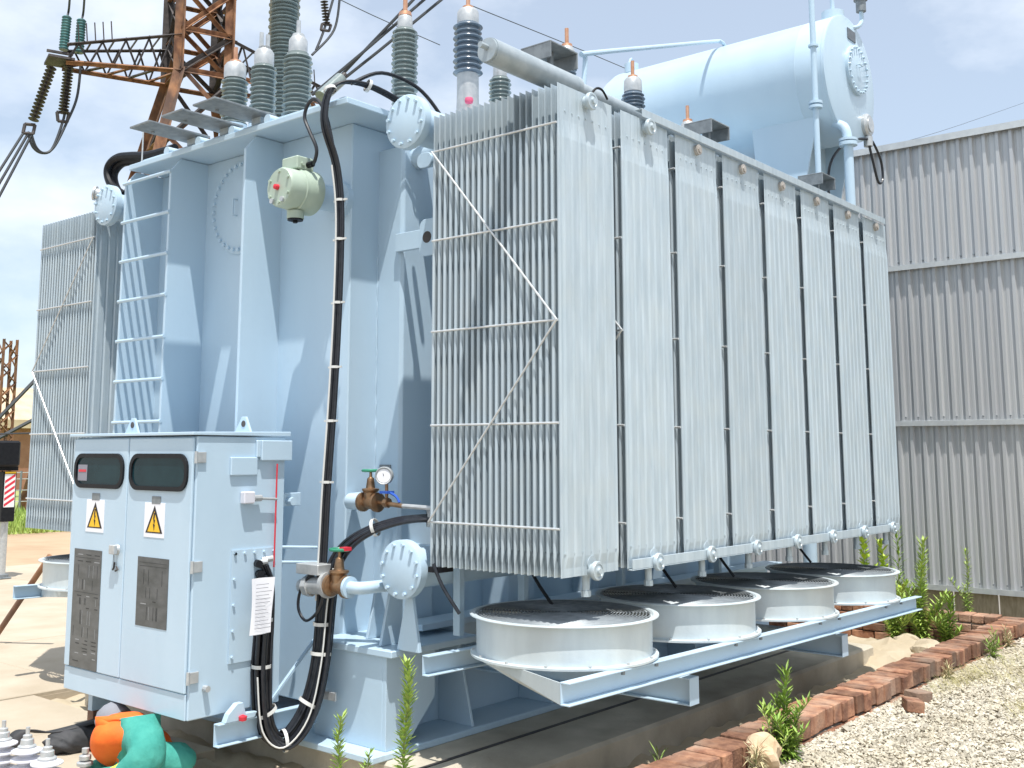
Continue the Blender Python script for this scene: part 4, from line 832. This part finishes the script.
# ------------------------------------------------------------------ weeds
def weed(name, base, h, lean, n, ll, lw, lb, leafm='leaf', branches=0, top=True, droop=.5):
    base = Vector(base); o = empty(name, base, lb, 'weed'); st = B(); fo = B(); rr = random.Random(hash(lb) % 999 if 0 else len(lb)*7+int(h*100))
    def stalk(p0, hh, ln, nn, lscale):
        pts = [p0+Vector((ln[0]*t*t, ln[1]*t*t, hh*t))+Vector((rr.uniform(-.03, .03)*hh, rr.uniform(-.03, .03)*hh, 0))*t for t in (0, .25, .5, .75, 1)]
        st.tube(pts, lambda t: .006*(1-.6*t), 6, 4); PP = spline([Vector(p) for p in pts], 8)
        for i in range(nn):
            t = .08+.92*(i+rr.random())/nn; p = PP[min(int(t*(len(PP)-1)), len(PP)-1)]; a = i*2.4+rr.uniform(-.4, .4); l = ll*lscale*rr.uniform(.6, 1.1)*(1-.45*t); u = Vector((math.cos(a), math.sin(a), 0)); sd = Vector((-u.y, u.x, 0)); el = .3+.9*t
            q1 = p+u*l*.5+Vector((0, 0, l*.5*el)); q2 = p+u*l+Vector((0, 0, l*(el-droop*(1-t)))); ww = lw*rr.uniform(.7, 1.1)*(1-.3*t)
            fo.add([p, q1-sd*ww+Vector((0, 0, .003)), q1-Vector((0, 0, .002)), q1+sd*ww+Vector((0, 0, .003)), q2], [(0, 1, 2), (0, 2, 3), (1, 4, 2), (2, 4, 3)])
    stalk(base, h, lean, n, 1)
    for k in range(branches):
        a = k*2.1+rr.random(); f_ = rr.uniform(.35, .75); stalk(base+Vector((rr.uniform(-.02, .02), rr.uniform(-.02, .02), 0)), h*f_, (math.cos(a)*h*.25, math.sin(a)*h*.25), int(n*f_), .9)
    st.build('stem', 'stem', o); fo.build('foliage', leafm, o); return o
weed('weed', at(404, 800, y=.40), .62, (-.01, -.02), 200, .075, .012, 'tall pale green horseweed in front of the jacking pad', 'leaf_pale', 0, droop=.1)
weed('weed', at(337, 805, y=.75), .40, (.02, .0), 100, .065, .011, 'shorter pale green weed left of the tall horseweed', 'leaf_pale', 0, droop=.1)
weed('weed', at(365, 790, y=.75), .17, (.03, .0), 30, .06, .008, 'little green weed at the bottom edge between two taller ones', 'leaf', 2)
weed('weed', (1.40, -.53, ZG-.02), .47, (.10, .06), 100, .10, .012, 'bushy weed growing against the outside of the brick edging', 'leaf', 8)
weed('weed', (1.30, -.50, ZG-.02), .30, (-.05, .05), 30, .09, .009, 'drooping weed beside the pale orange rock', 'leaf_pale', 3, droop=.9)
weed('weed', (.98, .05, -1.28), .22, (.0, .0), 26, .12, .007, 'small grass tuft between the plinth and the brick edging', 'leaf', 3)
weed('weed', (6.42, .42, -1.25), 1.02, (.05, -.02), 200, .13, .015, 'tallest weed rising above the far cross wall', 'leaf_pale', 7)
weed('weed', (6.30, .62, -1.25), .70, (-.05, .10), 150, .13, .017, 'leafy weed left of the tallest one at the cross wall', 'leaf_pale', 7)
weed('weed', (6.35, .15, -1.25), .50, (.05, -.05), 110, .13, .017, 'low spreading weed in the pit corner by the cross wall', 'leaf', 5)
weed('weed', (7.35, .25, -1.12), .75, (.02, .0), 90, .09, .011, 'slim weed standing at the foot of the sheet wall', 'leaf_pale', 2)
for k, (x, y, h) in enumerate(((7.0, at(866, 545, x=7.0).y, 1.02), (6.95, at(882, 550, x=6.95).y, .90), (7.1, at(896, 548, x=7.1).y, 1.0))): weed('shrub', (x, y, -1.2), h, (.05*k-.05, .02), 70, .15, .045 if k < 2 else .016, ['bright yellow green broad leaved shrub behind the farthest fan', 'second broad leaved shrub beside the bright one behind the fans', 'narrow leaved darker shrub right of the broad leaved ones'][k], 'leaf_bright' if k < 2 else 'leaf', 5)
weed('weed', (4.2, -.52, ZG-.02), .12, (.0, .0), 24, .10, .006, 'dry grass tuft on the gravel by the middle of the edging', 'dry', 5, droop=.7)
weed('weed', (5.3, -.55, ZG-.02), .22, (.03, .0), 30, .10, .008, 'green tuft against the brick edging toward its far end', 'leaf', 4)
weed('weed', (5.9, -.50, ZG-.02), .18, (.0, .02), 26, .10, .007, 'dry tuft close to the far corner of the edging', 'dry', 5)
weed('weed', (1.02, -.52, ZG-.02), .16, (-.03, -.03), 24, .13, .006, 'dry drooping tuft left of the pale orange rock', 'dry', 5, droop=1.2)
gg = B()
for _ in range(5200):
    k = random.choice(((4.6, -1.0, .5, .22), (3.6, -1.35, .35, .12), (5.5, -.9, .6, .15), (3.2, -2.0, .3, .15), (4.4, -.62, .8, .06)))
    x, y = random.gauss(k[0], k[2]*.6), min(-.5, random.gauss(k[1], k[3])); h = random.uniform(.02, .07); a = random.random()*6.28
    gg.add([(x-.003, y, ZG-.01), (x+.003, y, ZG-.01), (x+math.cos(a)*h*1.2, y+math.sin(a)*h*1.2, ZG+h)], [(0, 1, 2)])
tag(gg.build('sparse_grass', 'grass_dry'), 'sparse dry grass blades growing through the gravel', 'grass', kind='stuff')

# ------------------------------------------------------------------ loose insulators on the yard, bag, plank
def loose_ins(u, v, h, r, lb):
    p_ = at(u, v, z=ZY+h); p_.z = ZY; o = empty('shed_insulator', p_, lb, 'insulator', None); prof = [(0, 0), (r*.5, 0)]; z = .02
    while z < h-.02: prof += [(r*.5, z), (r, z+.012), (r*1.0, z+.018), (r*.5, z+.034)]; z += .042
    prof += [(r*.5, h), (0, h)]
    B().lathe(prof, p_, 'z', 32).build('sheds', 'white_poly', o)
    B().lathe([(r*.55, h-.005), (r*.6, h+.012), (r*.45, h+.02), (r*.42, h+.045), (r*.3, h+.05), (r*.3, h+.065), (.011, h+.07), (.011, h+.105), (0, h+.105)], p_, 'z', 18).build('end_fitting', 'cap_metal', o)
loose_ins(3, 741, .30, .075, 'white shed insulator cut by the left edge of the picture')
loose_ins(27, 748, .30, .077, 'white shed insulator in the middle of the standing three')
loose_ins(47, 760, .26, .080, 'white shed insulator nearest the crouching person')
p_ = at(85, 762, z=ZY+.1); p_.z = ZY; o = empty('metal_fitting', p_, 'small turned metal fitting standing beside the white insulators', 'fitting')
B().lathe([(0, 0), (.04, 0), (.04, .06), (.026, .07), (.026, .08), (.045, .085), (.045, .10), (.02, .11), (.033, .115), (.033, .135), (.012, .145), (.02, .15), (.02, .175), (0, .18)], p_, 'z', 18).build('turned_body', 'cap_metal', o)
bc = at(80, 738, z=ZY+.06)
bagm = bmesh.new(); bmesh.ops.create_icosphere(bagm, subdivisions=4, radius=1)
for v in bagm.verts:
    c_ = v.co.copy(); n = 1+.10*math.sin(c_.x*7)*math.sin(c_.y*5+1)+.05*math.sin(c_.x*15+c_.z*9); v.co = Vector((c_.x*.24*n, c_.y*.12*n, max(c_.z, -.6)*.085*n))
for f_ in bagm.faces: f_.smooth = True
bme = bpy.data.meshes.new('tool_bag'); bagm.to_mesh(bme); bagm.free(); bme.materials.append(M['bag'])
bag = tag(link('tool_bag', bme, None, (bc.x, bc.y, ZY+.05)), 'black soft tool bag with looped strap on the concrete', 'bag')
b = B()
for s in (0, 1):
    pts = spline([Vector((bc.x-.30, bc.y+.10, ZY+.02)), Vector((bc.x-.38, bc.y+.10, ZY+.08)), Vector((bc.x-.33, bc.y+.08, ZY+.15)), Vector((bc.x-.20, bc.y+.04, ZY+.12)), Vector((bc.x-.05, bc.y, ZY+.13)), Vector((bc.x+.15, bc.y-.02, ZY+.15))], 6)
vs = [p_+Vector((0, 0, 0))+q for p_ in pts for q in (Vector((.03, -.035, 0)), Vector((-.03, .035, 0)))]
b.add(vs, [(2*i, 2*i+1, 2*i+3, 2*i+2) for i in range(len(pts)-1)], True); st = b.build('strap', 'bag', bag); md = st.modifiers.new('t', 'SOLIDIFY'); md.thickness = .008
tag(B().box(-.62, -.44, 3.30, 3.36, ZY, -.93, .1).build('timber_prop', 'brick'), 'reddish brown block standing under the cabinet edge', 'block')

# ------------------------------------------------------------------ person crouching under the cabinet
def skin_mesh(name, verts, edges, sub=2):
    m_ = bpy.data.meshes.new(name); m_.from_pydata([v[0] for v in verts], edges, []); o = bpy.data.objects.new(name, m_); col.objects.link(o)
    o.modifiers.new('skin', 'SKIN'); sl = m_.skin_vertices[0].data
    for i, v in enumerate(verts): sl[i].radius = v[1] if isinstance(v[1], tuple) else (v[1], v[1]); sl[i].use_root = (i == 0)
    s = o.modifiers.new('sub', 'SUBSURF'); s.levels = sub; s.render_levels = sub
    dg = bpy.context.evaluated_depsgraph_get(); out = bpy.data.meshes.new_from_object(o.evaluated_get(dg)); bpy.data.objects.remove(o); out.name = name
    for p_ in out.polygons: p_.use_smooth = True
    return out
V = [((-1.02, 2.30, -1.06), (.15, .14)), ((-.95, 2.36, -.99), (.16, .15)), ((-.86, 2.41, -.965), (.15, .105)), ((-.83, 2.54, -.955), (.065, .06)), ((-.82, 2.62, -.96), (.09, .09)), ((-.81, 2.70, -.97), (.085, .095)), ((-.80, 2.77, -1.0), (.05, .06)),
     ((-.92, 2.20, -1.08), .12), ((-.70, 2.10, -1.085), .095), ((-.82, 2.20, -1.14), .062), ((-1.05, 2.34, -1.15), .05), ((-1.12, 2.40, -1.165), .042),
     ((-.95, 2.46, -1.08), .11), ((-.72, 2.50, -1.08), .09), ((-.84, 2.54, -1.14), .062), ((-1.06, 2.54, -1.155), .045),
     ((-.91, 2.28, -.955), .11), ((-.935, 2.18, -.975), .125), ((-.985, 2.08, -1.03), .115), ((-1.05, 2.13, -1.10), .09), ((-1.09, 2.22, -1.135), .066), ((-1.10, 2.27, -1.15), .040),
     ((-.78, 2.48, -1.0), .085), ((-.66, 2.44, -1.06), .06), ((-.60, 2.50, -1.14), .045), ((-.58, 2.54, -1.155), .034)]
E_ = [(0, 1), (1, 2), (2, 3), (3, 4), (4, 5), (5, 6), (0, 7), (7, 8), (8, 9), (9, 10), (10, 11), (0, 12), (12, 13), (13, 14), (14, 15), (2, 16), (16, 17), (17, 18), (18, 19), (19, 20), (20, 21), (2, 22), (22, 23), (23, 24), (24, 25)]
pm = skin_mesh('person', V, E_, 3)
for k in ('teal', 'skin', 'hivis', 'orange'): pm.materials.append(M[k])
from mathutils import noise as mnoise
def crease(c, a=.016, f=8.0): return a*(.35-abs(mnoise.noise(Vector((c.x*f, c.y*f*1.3, c.z*f*.8)))))+a*.5*(.3-abs(mnoise.noise(Vector((c.x*f*2.1+3, c.y*f*2.1, c.z*f*1.7)))))
hd = Vector(V[21][0]); hd2 = Vector(V[25][0]); cuff = Vector(V[20][0])
for v in pm.vertices:      # loose cloth folds
    c = v.co
    if c.y < 2.5: v.co = c+v.normal*crease(c)
for p_ in pm.polygons:
    c = p_.center
    if (c-hd).length < .055 or (c-hd2).length < .06: p_.material_index = 1
    elif (c-cuff).length < .085: p_.material_index = 2
    elif c.y > 2.53 and c.z > -1.05: p_.material_index = 1
    elif c.y > 2.33 and c.z > -1.09 and c.x > -1.2 or (c.y > 2.26 and c.x > -.86 and c.z > -1.0): p_.material_index = 3
per = tag(link('person', pm), 'person in teal overalls and orange vest crouching under the control cabinet', 'person')
vm = skin_mesh('vest', [((-1.04, 2.34, -1.06), (.17, .165)), ((-.965, 2.40, -.985), (.18, .165)), ((-.875, 2.42, -.965), (.18, .128)), ((-.84, 2.50, -.96), (.14, .105))], [(0, 1), (1, 2), (2, 3)], 3); vm.materials.append(M['orange'])
for v in vm.vertices: c = v.co; v.co = c+v.normal*crease(c, .012, 7.0)
link('vest', vm, per)
cm = B().lathe([(0, .125), (.05, .115), (.09, .08), (.105, .02), (.108, -.01), (.125, -.02), (.125, -.026), (.09, -.02)], (-.825, 2.68, -.965), 'z', 24, d=(-.35, .5, .8)).build('cap', 'grey_cap', per)
fm = B()
for hnd, sx in ((hd, -1), (hd2, 1)):
    for k in range(5): fm.tube([hnd+Vector((.02*(k-2), -.01, -.005)), hnd+Vector((.022*(k-2), -.05 if k else -.02, -.012)), hnd+Vector((.022*(k-2), -.075+.01*abs(k-2) if k else -.03, -.03))], .008, 6, 2)
fm.build('fingers', 'skin', per)
